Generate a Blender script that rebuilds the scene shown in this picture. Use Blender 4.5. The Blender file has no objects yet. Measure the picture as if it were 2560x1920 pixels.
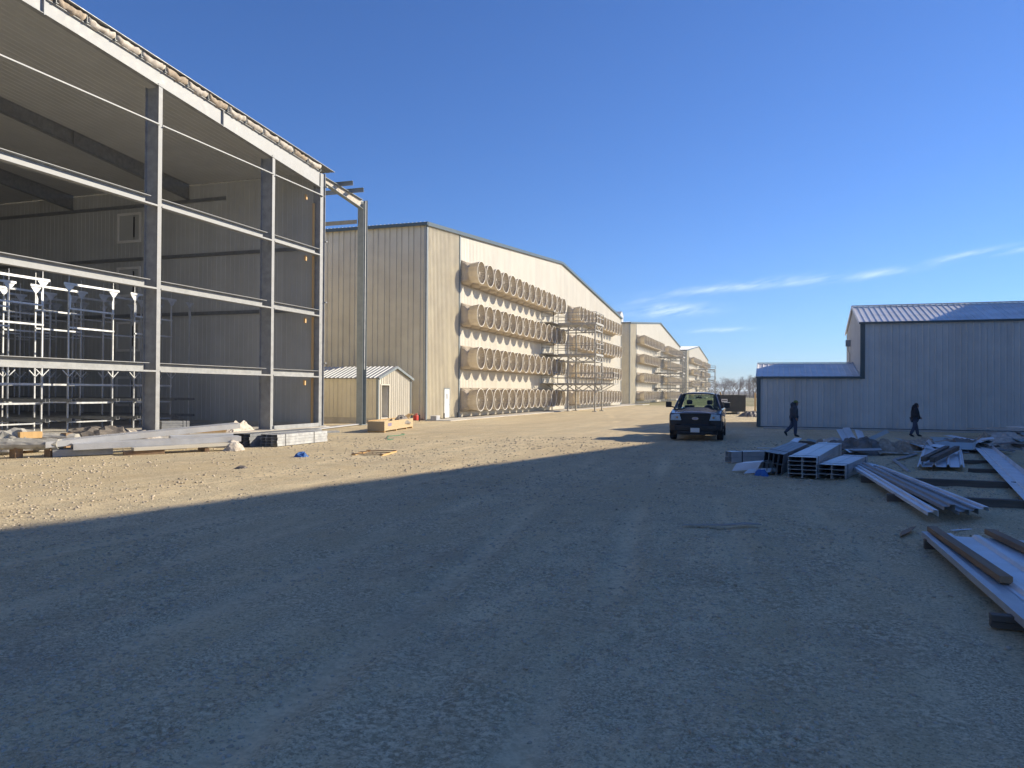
import bpy, bmesh, math, random
import numpy as np
from mathutils import Vector, Matrix, Euler
R = math.radians
random.seed(7)
scn = bpy.context.scene
col = scn.collection

# ------------------------------------------------------------------ camera
cam_d = bpy.data.cameras.new('camera')
cam = bpy.data.objects.new('camera', cam_d); col.objects.link(cam)
cam_d.sensor_width = 36.0
cam_d.lens = 1923.0 / 2560.0 * 36.0
cam_d.clip_start = 0.1; cam_d.clip_end = 6000
YAW, PITCH, ROLL = R(18.86), R(0.54), R(0.35)
f0 = Vector((-math.sin(YAW), math.cos(YAW), 0)); r0 = Vector((math.cos(YAW), math.sin(YAW), 0)); u0 = Vector((0, 0, 1))
fw = f0 * math.cos(PITCH) + u0 * math.sin(PITCH)
u1 = u0 * math.cos(PITCH) - f0 * math.sin(PITCH)
rt = r0 * math.cos(ROLL) + u1 * math.sin(ROLL)
up = u1 * math.cos(ROLL) - r0 * math.sin(ROLL)
m = Matrix((rt, up, -fw)).transposed().to_4x4(); m.translation = (0, 0, 2.0)
cam.matrix_world = m
scn.camera = cam

# ------------------------------------------------------------------ sun, sky, exposure
SUN = Vector((1.75, 1.45, 1.0)).normalized()
SUN_EL = math.asin(SUN.z); SUN_AZ = math.atan2(SUN.x, SUN.y)
sd = bpy.data.lights.new('sun', 'SUN'); sd.energy = 2.9; sd.angle = R(0.53); sd.color = (1.0, 0.885, 0.70)
so = bpy.data.objects.new('sun', sd); col.objects.link(so)
so.rotation_euler = (-SUN).to_track_quat('-Z', 'Y').to_euler(); so.location = (60, 60, 60)
W = bpy.data.worlds.new('World'); scn.world = W; W.use_nodes = True
wn = W.node_tree; wn.nodes.clear()
def wnode(t, **k):
    n = wn.nodes.new(t)
    for a, b in k.items(): setattr(n, a, b)
    return n
def wm(op, a, b=None, c=None, clamp=False):
    n = wn.nodes.new('ShaderNodeMath'); n.operation = op; n.use_clamp = clamp
    for i, v in enumerate((a, b, c)):
        if v is None: continue
        if isinstance(v, (int, float)): n.inputs[i].default_value = v
        else: wn.links.new(v, n.inputs[i])
    return n.outputs[0]
sky = wnode('ShaderNodeTexSky'); sky.sky_type = 'NISHITA'; sky.sun_disc = False
sky.sun_elevation = SUN_EL; sky.sun_rotation = SUN_AZ
sky.altitude = 250; sky.air_density = 1.0; sky.dust_density = 0.08; sky.ozone_density = 2.2
tcw = wnode('ShaderNodeTexCoord'); sepw = wnode('ShaderNodeSeparateXYZ')
wn.links.new(tcw.outputs['Generated'], sepw.inputs[0])
az = wm('ARCTAN2', sepw.outputs[0], sepw.outputs[1]); el = wm('ARCSINE', sepw.outputs[2])
comb = wnode('ShaderNodeCombineXYZ'); wn.links.new(wm('MULTIPLY', az, 14.0), comb.inputs[0]); 
wn.links.new(wm('ADD', wm('MULTIPLY', el, 75.0), wm('MULTIPLY', az, -14.0)), comb.inputs[1])
nz = wnode('ShaderNodeTexNoise'); nz.inputs['Scale'].default_value = 1.6; nz.inputs['Detail'].default_value = 7; nz.inputs['Roughness'].default_value = 0.62
wn.links.new(comb.outputs[0], nz.inputs['Vector'])
# thin cirrus streaks: centre azimuth, centre elevation, half length, half thickness (degrees), rise per degree, density
streaks = [(-2.6, 7.55, 5.2, 0.336, 0.085, 0.496), (6.7, 8.05, 3.4, 0.272, 0.13, 0.4), (2.4, 7.75, 2.6, 0.224, 0.1, 0.4), (11.1, 8.8, 2.7, 0.176, 0.145, 0.496), (15, 8.95, 1.8, 0.16, 0.1, 0.48), (-7.4, 5.95, 2.9, 0.48, 0.02, 0.68), (-3.7, 4.5, 2.2, 0.16, 0.03, 0.496), (-8.6, 6.75, 2, 0.24, 0.15, 0.24), (24, 11, 5, 0.32, 0.12, 0.4), (-60, 9, 9, 0.64, 0.05, 0.4), (75, 12, 12, 0.72, 0.08, 0.4), (140, 10, 10, 0.64, 0.06, 0.4)]
mask = None
for (a0, e0, hl, ht, sl, dn) in streaks:
    da = wm('SUBTRACT', az, R(a0))
    de = wm('SUBTRACT', wm('SUBTRACT', el, R(e0)), wm('MULTIPLY', da, sl))
    q = wm('ADD', wm('POWER', wm('ABSOLUTE', wm('DIVIDE', da, R(hl))), 2.0), wm('POWER', wm('ABSOLUTE', wm('DIVIDE', de, R(ht))), 2.0))
    g = wm('MULTIPLY', wm('POWER', 2.718, wm('MULTIPLY', q, -1.3)), dn)
    mask = g if mask is None else wm('MAXIMUM', mask, g)
nzr = wnode('ShaderNodeMapRange'); nzr.inputs[1].default_value = 0.35; nzr.inputs[2].default_value = 0.66
wn.links.new(nz.outputs[0], nzr.inputs[0])
mask = wm('MULTIPLY', mask, nzr.outputs[0], clamp=True)
mixw = wnode('ShaderNodeMix'); mixw.data_type = 'RGBA'
wn.links.new(mask, mixw.inputs['Factor']); wn.links.new(sky.outputs[0], mixw.inputs[6]); mixw.inputs[7].default_value = (5.6, 6.3, 7.2, 1)
tint = wnode('ShaderNodeMix'); tint.data_type = 'RGBA'; tint.blend_type = 'MULTIPLY'; tint.inputs['Factor'].default_value = 1.0; tint.inputs[7].default_value = (0.285, 0.445, 0.74, 1)   # camera white balance of the blue sky
bg = wnode('ShaderNodeBackground'); bg.inputs[1].default_value = 0.083
wo = wnode('ShaderNodeOutputWorld')
wn.links.new(sky.outputs[0], tint.inputs[6]); wn.links.new(tint.outputs[2], mixw.inputs[6]); wn.links.new(mixw.outputs[2], bg.inputs[0]); wn.links.new(bg.outputs[0], wo.inputs[0])
scn.view_settings.view_transform = 'Standard'; scn.view_settings.look = 'None'
scn.view_settings.gamma = 1.0; scn.view_settings.use_curve_mapping = False
scn.view_settings.exposure = 1.33
scn.render.engine = 'CYCLES'

# ------------------------------------------------------------------ materials
M = {}
def pm(name, c1, c2=None, scale=6.0, rough=0.6, metal=0.0, bump=0.0, bscale=40.0, stretch=(1, 1, 1), detail=5.0, coat=0.0, trans=0.0, rvar=0.0, coord='Object', lo=0.35, hi=0.65, dirt=None, spec=0.5):
    mt = bpy.data.materials.new(name); mt.use_nodes = True; nt = mt.node_tree
    b = nt.nodes['Principled BSDF']; L = nt.links
    b.inputs['Roughness'].default_value = rough; b.inputs['Metallic'].default_value = metal
    b.inputs['Specular IOR Level'].default_value = spec
    if coat: b.inputs['Coat Weight'].default_value = coat; b.inputs['Coat Roughness'].default_value = 0.06
    tc = nt.nodes.new('ShaderNodeTexCoord'); mp = nt.nodes.new('ShaderNodeMapping'); mp.inputs['Scale'].default_value = stretch
    L.new(tc.outputs[coord], mp.inputs[0])
    colout = None
    if c2 is not None:
        n = nt.nodes.new('ShaderNodeTexNoise'); n.inputs['Scale'].default_value = scale; n.inputs['Detail'].default_value = detail; n.inputs['Roughness'].default_value = 0.62
        L.new(mp.outputs[0], n.inputs['Vector'])
        mr = nt.nodes.new('ShaderNodeMapRange'); mr.inputs[1].default_value = lo; mr.inputs[2].default_value = hi
        L.new(n.outputs[0], mr.inputs[0])
        mx = nt.nodes.new('ShaderNodeMix'); mx.data_type = 'RGBA'
        mx.inputs[6].default_value = (*c1, 1); mx.inputs[7].default_value = (*c2, 1)
        L.new(mr.outputs[0], mx.inputs['Factor'])
        colout = mx.outputs[2]
        if rvar:
            rr = nt.nodes.new('ShaderNodeMapRange'); rr.inputs[1].default_value = 0.3; rr.inputs[2].default_value = 0.7
            rr.inputs[3].default_value = max(0.02, rough - rvar); rr.inputs[4].default_value = min(1, rough + rvar)
            L.new(n.outputs[0], rr.inputs[0]); L.new(rr.outputs[0], b.inputs['Roughness'])
    # every copy of a thing differs a little in tone
    oi = nt.nodes.new('ShaderNodeObjectInfo'); hv = nt.nodes.new('ShaderNodeHueSaturation')
    vr = nt.nodes.new('ShaderNodeMapRange'); vr.inputs[3].default_value = 0.94; vr.inputs[4].default_value = 1.05
    L.new(oi.outputs['Random'], vr.inputs[0]); L.new(vr.outputs[0], hv.inputs['Value'])
    if colout is not None: L.new(colout, hv.inputs['Color'])
    else: hv.inputs['Color'].default_value = (*c1, 1)
    final = hv.outputs[0]
    if dirt is not None:   # streaks and dust with a shape of their own
        n3 = nt.nodes.new('ShaderNodeTexNoise'); n3.inputs['Scale'].default_value = dirt[1]; n3.inputs['Detail'].default_value = 6
        mp3 = nt.nodes.new('ShaderNodeMapping'); mp3.inputs['Scale'].default_value = dirt[3] if len(dirt) > 3 else (1, 1, 0.15)
        L.new(tc.outputs['Object'], mp3.inputs[0]); L.new(mp3.outputs[0], n3.inputs['Vector'])
        r3 = nt.nodes.new('ShaderNodeMapRange'); r3.inputs[1].default_value = 0.48; r3.inputs[2].default_value = 0.78; r3.inputs[4].default_value = dirt[2]
        L.new(n3.outputs[0], r3.inputs[0])
        m3 = nt.nodes.new('ShaderNodeMix'); m3.data_type = 'RGBA'; L.new(r3.outputs[0], m3.inputs['Factor'])
        L.new(final, m3.inputs[6]); m3.inputs[7].default_value = (*dirt[0], 1); final = m3.outputs[2]
    L.new(final, b.inputs['Base Color'])
    if bump:
        n2 = nt.nodes.new('ShaderNodeTexNoise'); n2.inputs['Scale'].default_value = bscale; n2.inputs['Detail'].default_value = 6
        L.new(mp.outputs[0], n2.inputs['Vector'])
        bp = nt.nodes.new('ShaderNodeBump'); bp.inputs['Strength'].default_value = bump; bp.inputs['Distance'].default_value = 0.02
        L.new(n2.outputs[0], bp.inputs['Height']); L.new(bp.outputs[0], b.inputs['Normal'])
    if trans:
        tr = nt.nodes.new('ShaderNodeBsdfTranslucent'); L.new(final, tr.inputs[0])
        ms = nt.nodes.new('ShaderNodeMixShader'); ms.inputs[0].default_value = trans
        L.new(b.outputs[0], ms.inputs[1]); L.new(tr.outputs[0], ms.inputs[2])
        L.new(ms.outputs[0], nt.nodes['Material Output'].inputs[0])
    M[name] = mt
    return mt
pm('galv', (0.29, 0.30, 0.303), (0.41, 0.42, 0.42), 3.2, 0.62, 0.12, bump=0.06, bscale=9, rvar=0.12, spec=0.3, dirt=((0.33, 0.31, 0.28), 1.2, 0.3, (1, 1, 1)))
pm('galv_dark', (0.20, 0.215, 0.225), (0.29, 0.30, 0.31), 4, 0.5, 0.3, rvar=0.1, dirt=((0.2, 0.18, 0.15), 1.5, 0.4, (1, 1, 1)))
pm('cream_main', (0.64, 0.60, 0.50), (0.595, 0.555, 0.455), 0.6, 0.42, dirt=((0.55, 0.49, 0.38), 0.9, 0.35))
pm('cream_rib', (0.730, 0.672, 0.518), (0.640, 0.582, 0.448), 0.7, 0.42, dirt=((0.42, 0.36, 0.26), 0.9, 0.18))
pm('wall_grey', (0.60, 0.615, 0.59), (0.53, 0.545, 0.525), 0.8, 0.45, dirt=((0.33, 0.31, 0.27), 0.8, 0.4))
pm('roof_white', (0.80, 0.785, 0.765), (0.72, 0.71, 0.695), 1.2, 0.4, rvar=0.1, dirt=((0.42, 0.38, 0.32), 0.9, 0.4, (1, 1, 1)))
pm('trim_dark', (0.055, 0.085, 0.09), (0.075, 0.105, 0.11), 3, 0.38)
pm('trim_grey', (0.187, 0.220, 0.231), (0.242, 0.275, 0.286), 3, 0.45)
pm('liner', (0.50, 0.51, 0.50), (0.45, 0.46, 0.45), 0.7, 0.5)
pm('white_door', (0.819, 0.819, 0.798), (0.735, 0.724, 0.693), 2, 0.4)
pm('fan_shell', (0.60, 0.515, 0.39), (0.49, 0.415, 0.31), 1.8, 0.45, trans=0.12, dirt=((0.36, 0.28, 0.18), 1.4, 0.55, (1, 1, 1)))
pm('fan_rim', (0.84, 0.80, 0.69), None, rough=0.4)
pm('fan_guard', (0.38, 0.33, 0.25), None, rough=0.5)
pm('fan_shutter', (0.12, 0.095, 0.068), (0.20, 0.165, 0.12), 3, 0.55)
pm('catwalk', (0.36, 0.345, 0.305), (0.45, 0.43, 0.385), 4, 0.5, 0.3)
pm('concrete', (0.575, 0.537, 0.463), (0.450, 0.419, 0.362), 1.3, 0.85, bump=0.2, bscale=30, dirt=((0.28, 0.24, 0.18), 0.8, 0.6, (1, 1, 1)))
pm('wood', (0.34, 0.22, 0.12), (0.22, 0.14, 0.08), 9, 0.75, stretch=(1, 0.08, 1), bump=0.3, bscale=60)
pm('wood_grey', (0.17, 0.14, 0.11), (0.10, 0.085, 0.07), 8, 0.85, stretch=(0.1, 1, 1), bump=0.4, bscale=50)
pm('wood_new', (0.744, 0.480, 0.204), (0.624, 0.384, 0.144), 10, 0.65, stretch=(1, 1, 0.06))
pm('osb', (0.575, 0.450, 0.269), (0.362, 0.269, 0.150), 26, 0.75, detail=3, lo=0.42, hi=0.58, bump=0.25, bscale=30)
pm('cap_white', (0.52, 0.53, 0.54), (0.43, 0.44, 0.45), 2, 0.4, dirt=((0.45, 0.40, 0.32), 1.2, 0.5, (1, 1, 1)))
pm('sheet_white', (0.74, 0.77, 0.80), (0.66, 0.69, 0.72), 2, 0.38, dirt=((0.40, 0.37, 0.31), 1.4, 0.6, (1, 1, 1)))
pm('sheet_green', (0.24, 0.30, 0.30), (0.30, 0.36, 0.36), 2, 0.4, dirt=((0.30, 0.27, 0.22), 1.4, 0.5, (1, 1, 1)))
pm('insul', (0.504, 0.414, 0.312), (0.324, 0.258, 0.186), 7, 0.95, bump=0.7, bscale=22)
pm('insul_pale', (0.650, 0.594, 0.512), (0.425, 0.369, 0.300), 6, 0.95, bump=0.6, bscale=18)
pm('tarp', (0.13, 0.115, 0.10), (0.25, 0.215, 0.175), 3, 0.7, bump=0.5, bscale=6)
pm('plastic', (0.62, 0.60, 0.53), (0.46, 0.44, 0.38), 5, 0.25, bump=0.6, bscale=9, trans=0.25)
pm('black', (0.012, 0.013, 0.015), None, rough=0.5)
pm('strap', (0.03, 0.03, 0.035), None, rough=0.5)
pm('rubber', (0.018, 0.018, 0.019), (0.05, 0.045, 0.04), 6, 0.85, bump=0.3, bscale=30)
pm('blue_cloth', (0.04, 0.13, 0.38), (0.06, 0.18, 0.46), 12, 0.8)
pm('red_plastic', (0.55, 0.035, 0.02), None, rough=0.45)
pm('grey_plastic', (0.45, 0.47, 0.50), (0.35, 0.36, 0.38), 4, 0.5)
pm('green_cord', (0.05, 0.30, 0.16), None, rough=0.6)
pm('dumpster', (0.025, 0.032, 0.033), (0.045, 0.05, 0.048), 2, 0.55, dirt=((0.12, 0.09, 0.06), 1.0, 0.5))
pm('paper', (0.72, 0.72, 0.70), None, rough=0.6)
pm('ink', (0.06, 0.06, 0.08), None, rough=0.6)
pm('ink_blue', (0.12, 0.13, 0.32), (0.35, 0.28, 0.28), 30, 0.6)
pm('bark', (0.144, 0.114, 0.090), (0.228, 0.192, 0.156), 3, 0.9)
pm('twig', (0.200, 0.156, 0.131), (0.275, 0.225, 0.194), 2, 0.9)
pm('leaf', (0.055, 0.07, 0.03), (0.11, 0.085, 0.04), 1.5, 0.8, trans=0.2)
pm('truck_paint', (0.014, 0.018, 0.034), (0.020, 0.024, 0.040), 3, 0.28, coat=0.8, dirt=((0.20, 0.165, 0.13), 1.6, 0.5, (1, 1, 1)))
pm('truck_black', (0.013, 0.014, 0.017), (0.03, 0.028, 0.026), 5, 0.55)
pm('interior', (0.022, 0.023, 0.026), (0.035, 0.035, 0.037), 6, 0.8)
pm('chrome', (0.75, 0.76, 0.78), None, rough=0.12, metal=1.0)
pm('rim_metal', (0.45, 0.45, 0.46), (0.33, 0.32, 0.31), 5, 0.4, 0.7)
pm('emblem_blue', (0.03, 0.07, 0.32), None, rough=0.2, coat=0.6)
pm('amber', (0.62, 0.25, 0.02), None, rough=0.3)
pm('skin', (0.30, 0.17, 0.115), (0.36, 0.21, 0.14), 9, 0.6)
pm('hair', (0.010, 0.008, 0.007), None, rough=0.6)
pm('jacket_grey', (0.065, 0.07, 0.085), (0.085, 0.09, 0.105), 7, 0.9, bump=0.4, bscale=14)
pm('jacket_black', (0.025, 0.027, 0.034), (0.036, 0.038, 0.046), 7, 0.85, bump=0.4, bscale=14)
pm('jeans', (0.05, 0.065, 0.115), (0.07, 0.09, 0.145), 10, 0.9, bump=0.3, bscale=20)
pm('cap_green', (0.24, 0.27, 0.07), (0.18, 0.21, 0.05), 8, 0.85)
def glass_mat(name, tint, rough=0.0, mixf=0.85, rmax=0.55):
    mt = bpy.data.materials.new(name); mt.use_nodes = True; nt = mt.node_tree; nt.nodes.clear()
    o = nt.nodes.new('ShaderNodeOutputMaterial'); t = nt.nodes.new('ShaderNodeBsdfTransparent'); t.inputs[0].default_value = (*tint, 1)
    g = nt.nodes.new('ShaderNodeBsdfGlossy'); g.inputs['Roughness'].default_value = 0.03
    fr = nt.nodes.new('ShaderNodeFresnel'); fr.inputs[0].default_value = 1.45
    ms = nt.nodes.new('ShaderNodeMixShader'); nt.links.new(fr.outputs[0], ms.inputs[0]); nt.links.new(t.outputs[0], ms.inputs[1]); nt.links.new(g.outputs[0], ms.inputs[2])
    nt.links.new(ms.outputs[0], o.inputs[0]); M[name] = mt
glass_mat('glass', (0.72, 0.80, 0.74))
glass_mat('lamp_glass', (0.92, 0.93, 0.95))

# ------------------------------------------------------------------ builders
def ptotal(p):
    v = Vector((0, 0, 0))
    while p is not None: v += p.location; p = p.parent
    return v
class MB:
    def __init__(s): s.v = []; s.f = []; s.mi = []; s.cur = 0
    def add(s, vs, fs):
        n = len(s.v); s.v += [tuple(v) for v in vs]; s.f += [tuple(i + n for i in f) for f in fs]; s.mi += [s.cur] * len(fs); return s
    def box(s, lo, hi, mat=None):
        (x0, y0, z0), (x1, y1, z1) = lo, hi
        vs = [(x0, y0, z0), (x1, y0, z0), (x1, y1, z0), (x0, y1, z0), (x0, y0, z1), (x1, y0, z1), (x1, y1, z1), (x0, y1, z1)]
        if mat is not None: vs = [tuple(mat @ Vector(v)) for v in vs]
        return s.add(vs, [(0, 3, 2, 1), (4, 5, 6, 7), (0, 1, 5, 4), (1, 2, 6, 5), (2, 3, 7, 6), (3, 0, 4, 7)])
    def bar(s, p0, p1, w, h, upv=(0, 0, 1)):      # rectangular bar between two points
        p0 = Vector(p0); p1 = Vector(p1); d = (p1 - p0).normalized(); u = Vector(upv)
        if abs(d.dot(u)) > 0.98: u = Vector((1, 0, 0))
        sx = d.cross(u).normalized(); uu = sx.cross(d).normalized()
        vs = []
        for p in (p0, p1):
            for (a, b) in ((-1, -1), (1, -1), (1, 1), (-1, 1)): vs.append(p + sx * (a * w / 2) + uu * (b * h / 2))
        return s.add(vs, [(0, 1, 2, 3), (7, 6, 5, 4), (0, 4, 5, 1), (1, 5, 6, 2), (2, 6, 7, 3), (3, 7, 4, 0)])
    def tube(s, pts, rs, n=8, cap=True):
        pts = [Vector(p) for p in pts]; rings = []
        if isinstance(rs, (int, float)): rs = [rs] * len(pts)
        prev = None
        for i, p in enumerate(pts):
            d = (pts[min(i + 1, len(pts) - 1)] - pts[max(i - 1, 0)]).normalized()
            if prev is None:
                a = Vector((0, 0, 1)) if abs(d.z) < 0.9 else Vector((1, 0, 0)); x = d.cross(a).normalized()
            else:
                x = (prev - d * prev.dot(d)).normalized()
            prev = x; y = d.cross(x)
            rings.append([p + (x * math.cos(2 * math.pi * k / n) + y * math.sin(2 * math.pi * k / n)) * rs[i] for k in range(n)])
        return s.loft(rings, cap)
    def loft(s, rings, cap=True, closed=True):
        n = len(rings[0]); vs = [v for r in rings for v in r]; fs = []
        for i in range(len(rings) - 1):
            for k in range(n if closed else n - 1):
                a = i * n + k; b = i * n + (k + 1) % n
                fs.append((a, b, b + n, a + n))
        if cap and closed:
            fs.append(tuple(range(n - 1, -1, -1))); fs.append(tuple(range((len(rings) - 1) * n, len(rings) * n)))
        return s.add(vs, fs)
    def prism(s, poly, d):                         # closed polygon (3d points) extruded by vector d
        n = len(poly); d = Vector(d); vs = [Vector(p) for p in poly] + [Vector(p) + d for p in poly]
        fs = [tuple(range(n - 1, -1, -1)), tuple(range(n, 2 * n))] + [(k, (k + 1) % n, (k + 1) % n + n, k + n) for k in range(n)]
        return s.add(vs, fs)
    def sheet(s, prof, d):                         # open profile (3d points) extruded by vector d
        n = len(prof); d = Vector(d); vs = [Vector(p) for p in prof] + [Vector(p) + d for p in prof]
        return s.add(vs, [(k, k + 1, k + 1 + n, k + n) for k in range(n - 1)])
    def build(s, name, mat, parent=None, origin=None, smooth=False, world=True, bevel=0, thick=0, subd=0, kind=None):
        me = bpy.data.meshes.new(name)
        off = Vector((0, 0, 0))
        if parent is not None and world: off = ptotal(parent)
        elif origin is not None: off = Vector(origin)
        me.from_pydata([tuple(Vector(v) - off) for v in s.v], [], s.f)
        for mt in (mat if isinstance(mat, (list, tuple)) else [mat]): me.materials.append(M[mt])
        if any(s.mi): me.polygons.foreach_set('material_index', s.mi)
        bm = bmesh.new(); bm.from_mesh(me); bmesh.ops.recalc_face_normals(bm, faces=bm.faces); bm.to_mesh(me); bm.free()
        if smooth: me.polygons.foreach_set('use_smooth', [True] * len(me.polygons))
        o = bpy.data.objects.new(name, me); col.objects.link(o)
        if parent is not None: o.parent = parent
        elif origin is not None: o.location = origin
        if thick: mo = o.modifiers.new('thickness', 'SOLIDIFY'); mo.thickness = thick; mo.offset = -1
        if bevel: mo = o.modifiers.new('edge', 'BEVEL'); mo.width = bevel; mo.segments = 2; mo.limit_method = 'ANGLE'; mo.angle_limit = R(40)
        if subd: mo = o.modifiers.new('round', 'SUBSURF'); mo.levels = subd; mo.render_levels = subd
        if kind: o['kind'] = kind
        return o
def thing(name, loc, label, cat, group=None, rz=0):
    o = bpy.data.objects.new(name, None); col.objects.link(o); o.location = loc; o.rotation_euler = (0, 0, rz)
    o.empty_display_size = 0.3; tag(o, label, cat, group); return o
def tag(o, label, cat, group=None):
    o['label'] = label; o['category'] = cat
    if group: o['group'] = group
    return o
def child(name, data, parent, loc=(0, 0, 0), rot=(0, 0, 0), scl=(1, 1, 1)):
    o = bpy.data.objects.new(name, data); col.objects.link(o); o.parent = parent; o.location = loc; o.rotation_euler = rot; o.scale = scl; return o
def copy_tree(o, parent=None):
    c = o.copy(); col.objects.link(c); c.parent = parent
    for ch in list(o.children): copy_tree(ch, c)
    return c
def vnoise(x, y, seed=0):                          # smooth value noise for numpy arrays
    rng = np.random.RandomState(seed); tab = rng.rand(256, 256)
    xi = np.floor(x).astype(int); yi = np.floor(y).astype(int); fx = x - xi; fy = y - yi
    fx = fx * fx * (3 - 2 * fx); fy = fy * fy * (3 - 2 * fy)
    g = lambda a, b: tab[a % 256, b % 256]
    return (g(xi, yi) * (1 - fx) + g(xi + 1, yi) * fx) * (1 - fy) + (g(xi, yi + 1) * (1 - fx) + g(xi + 1, yi + 1) * fx) * fy
# wheel lanes: centre line x = a + b*y + c*y*y, strength
LANES = [(-0.85, -0.095, 0.0, 1.0), (-2.62, -0.085, -0.0012, 1.0), (0.9, -0.12, 0.0, 0.5), (2.6, -0.13, 0.0, 0.45), (-4.1, -0.12, 0.0, 0.55), (-5.9, -0.13, 0.001, 0.55),
         (-9.0, 0.10, 0.0, 0.8), (-10.8, 0.10, 0.0, 0.8), (-13.4, 0.13, 0.0, 0.8), (-15.1, 0.13, 0.0, 0.7), (-6.8, 0.02, 0.0, 0.6), (-8.6, 0.02, 0.0, 0.6)]
def lanes(x, y):
    t = np.zeros_like(x); sh = np.zeros_like(x)
    for a, b, c, s in LANES:
        d = x - (a + b * y + c * y * y) - 0.12 * (vnoise(y * 0.25, y * 0 + a, 17) - 0.5) * 2
        brk = np.clip(vnoise(x * 0.4 + 9, y * 0.33, 18) * 2.2 - 0.5, 0, 1) * s
        t = np.maximum(t, np.exp(-(d / 0.15) ** 2) * brk); sh = np.maximum(sh, np.exp(-((np.abs(d) - 0.30) / 0.10) ** 2) * brk)
    return t, sh
def ground_z(x, y):
    x = np.asarray(x, float); y = np.asarray(y, float)
    near = 1 / (1 + ((x * x + (y - 6) ** 2) / 900.0) ** 1.5)
    yard = np.clip((x + 15.0) / 3.0, 0, 1) * np.clip((44 - y) / 4.0, 0, 1) * near
    u = x * 0.97 - y * 0.24                       # across the wheel tracks
    h = (vnoise(x * 0.35, y * 0.35, 1) - 0.5) * 0.035 + (vnoise(u * 1.3, y * 0.22, 2) - 0.5) * 0.03
    t, sh = lanes(x, y)
    fine = (vnoise(x * 2.6, y * 2.2, 3) - 0.5) * 0.022 + (vnoise(x * 6.1, y * 5.3, 4) - 0.5) * 0.024 + (vnoise(x * 13.0, y * 12.0, 5) - 0.5) * 0.020
    h += fine * (1 - 0.75 * t) * (0.45 + 1.1 * vnoise(x * 0.7 + 3, y * 0.7, 6)) - 0.022 * t + 0.016 * sh
    return h * yard - 0.012

def panel(mb, p0, du, w, z0, top, nrm, ribs, rh, rw=0.055, lip=0.006):
    """one metal wall sheet: p0 start point, du unit vector along the wall, top(u) gives its upper edge, ribs = rib centres"""
    p0 = Vector(p0); du = Vector(du); nrm = Vector(nrm)
    us = [(0.0, 0.0)]
    for rc in ribs:
        us += [(rc - rw, 0.0), (rc - rw * 0.45, rh), (rc + rw * 0.45, rh), (rc + rw, 0.0)]
    us += [(w - lip, 0.0)]
    us = [(min(max(u, 0), w - lip), h) for u, h in us]
    n = len(us); vs = []
    for u, h in us:
        b = p0 + du * u + nrm * h; vs.append((b.x, b.y, z0)); 
    for u, h in us:
        b = p0 + du * u + nrm * h; vs.append((b.x, b.y, top(u)))
    mb.add(vs, [(k, k + 1, k + 1 + n, k + n) for k in range(n - 1)])
pm('lamp_bowl', (0.62, 0.62, 0.60), (0.5, 0.5, 0.48), 8, 0.3, 0.3)
pm('lath', (0.46, 0.41, 0.34), (0.33, 0.29, 0.24), 9, 0.85, bump=0.3, bscale=40)
pm('truck_hood_sheen', (0.13, 0.122, 0.118), (0.17, 0.16, 0.152), 3, 0.25, coat=0.9, dirt=((0.17, 0.145, 0.12), 1.6, 0.6, (1, 1, 1)))  # base colour paled for mirrored sky and walls; the dirt layer is dust
pm('galv_lifted', (0.50, 0.52, 0.54), (0.62, 0.64, 0.65), 4, 0.4, 0.45, rvar=0.1, dirt=((0.36, 0.33, 0.28), 1.4, 0.4, (1, 1, 1)))  # same steel as galv, colour brightened to make up for shade and sky sheen

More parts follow.
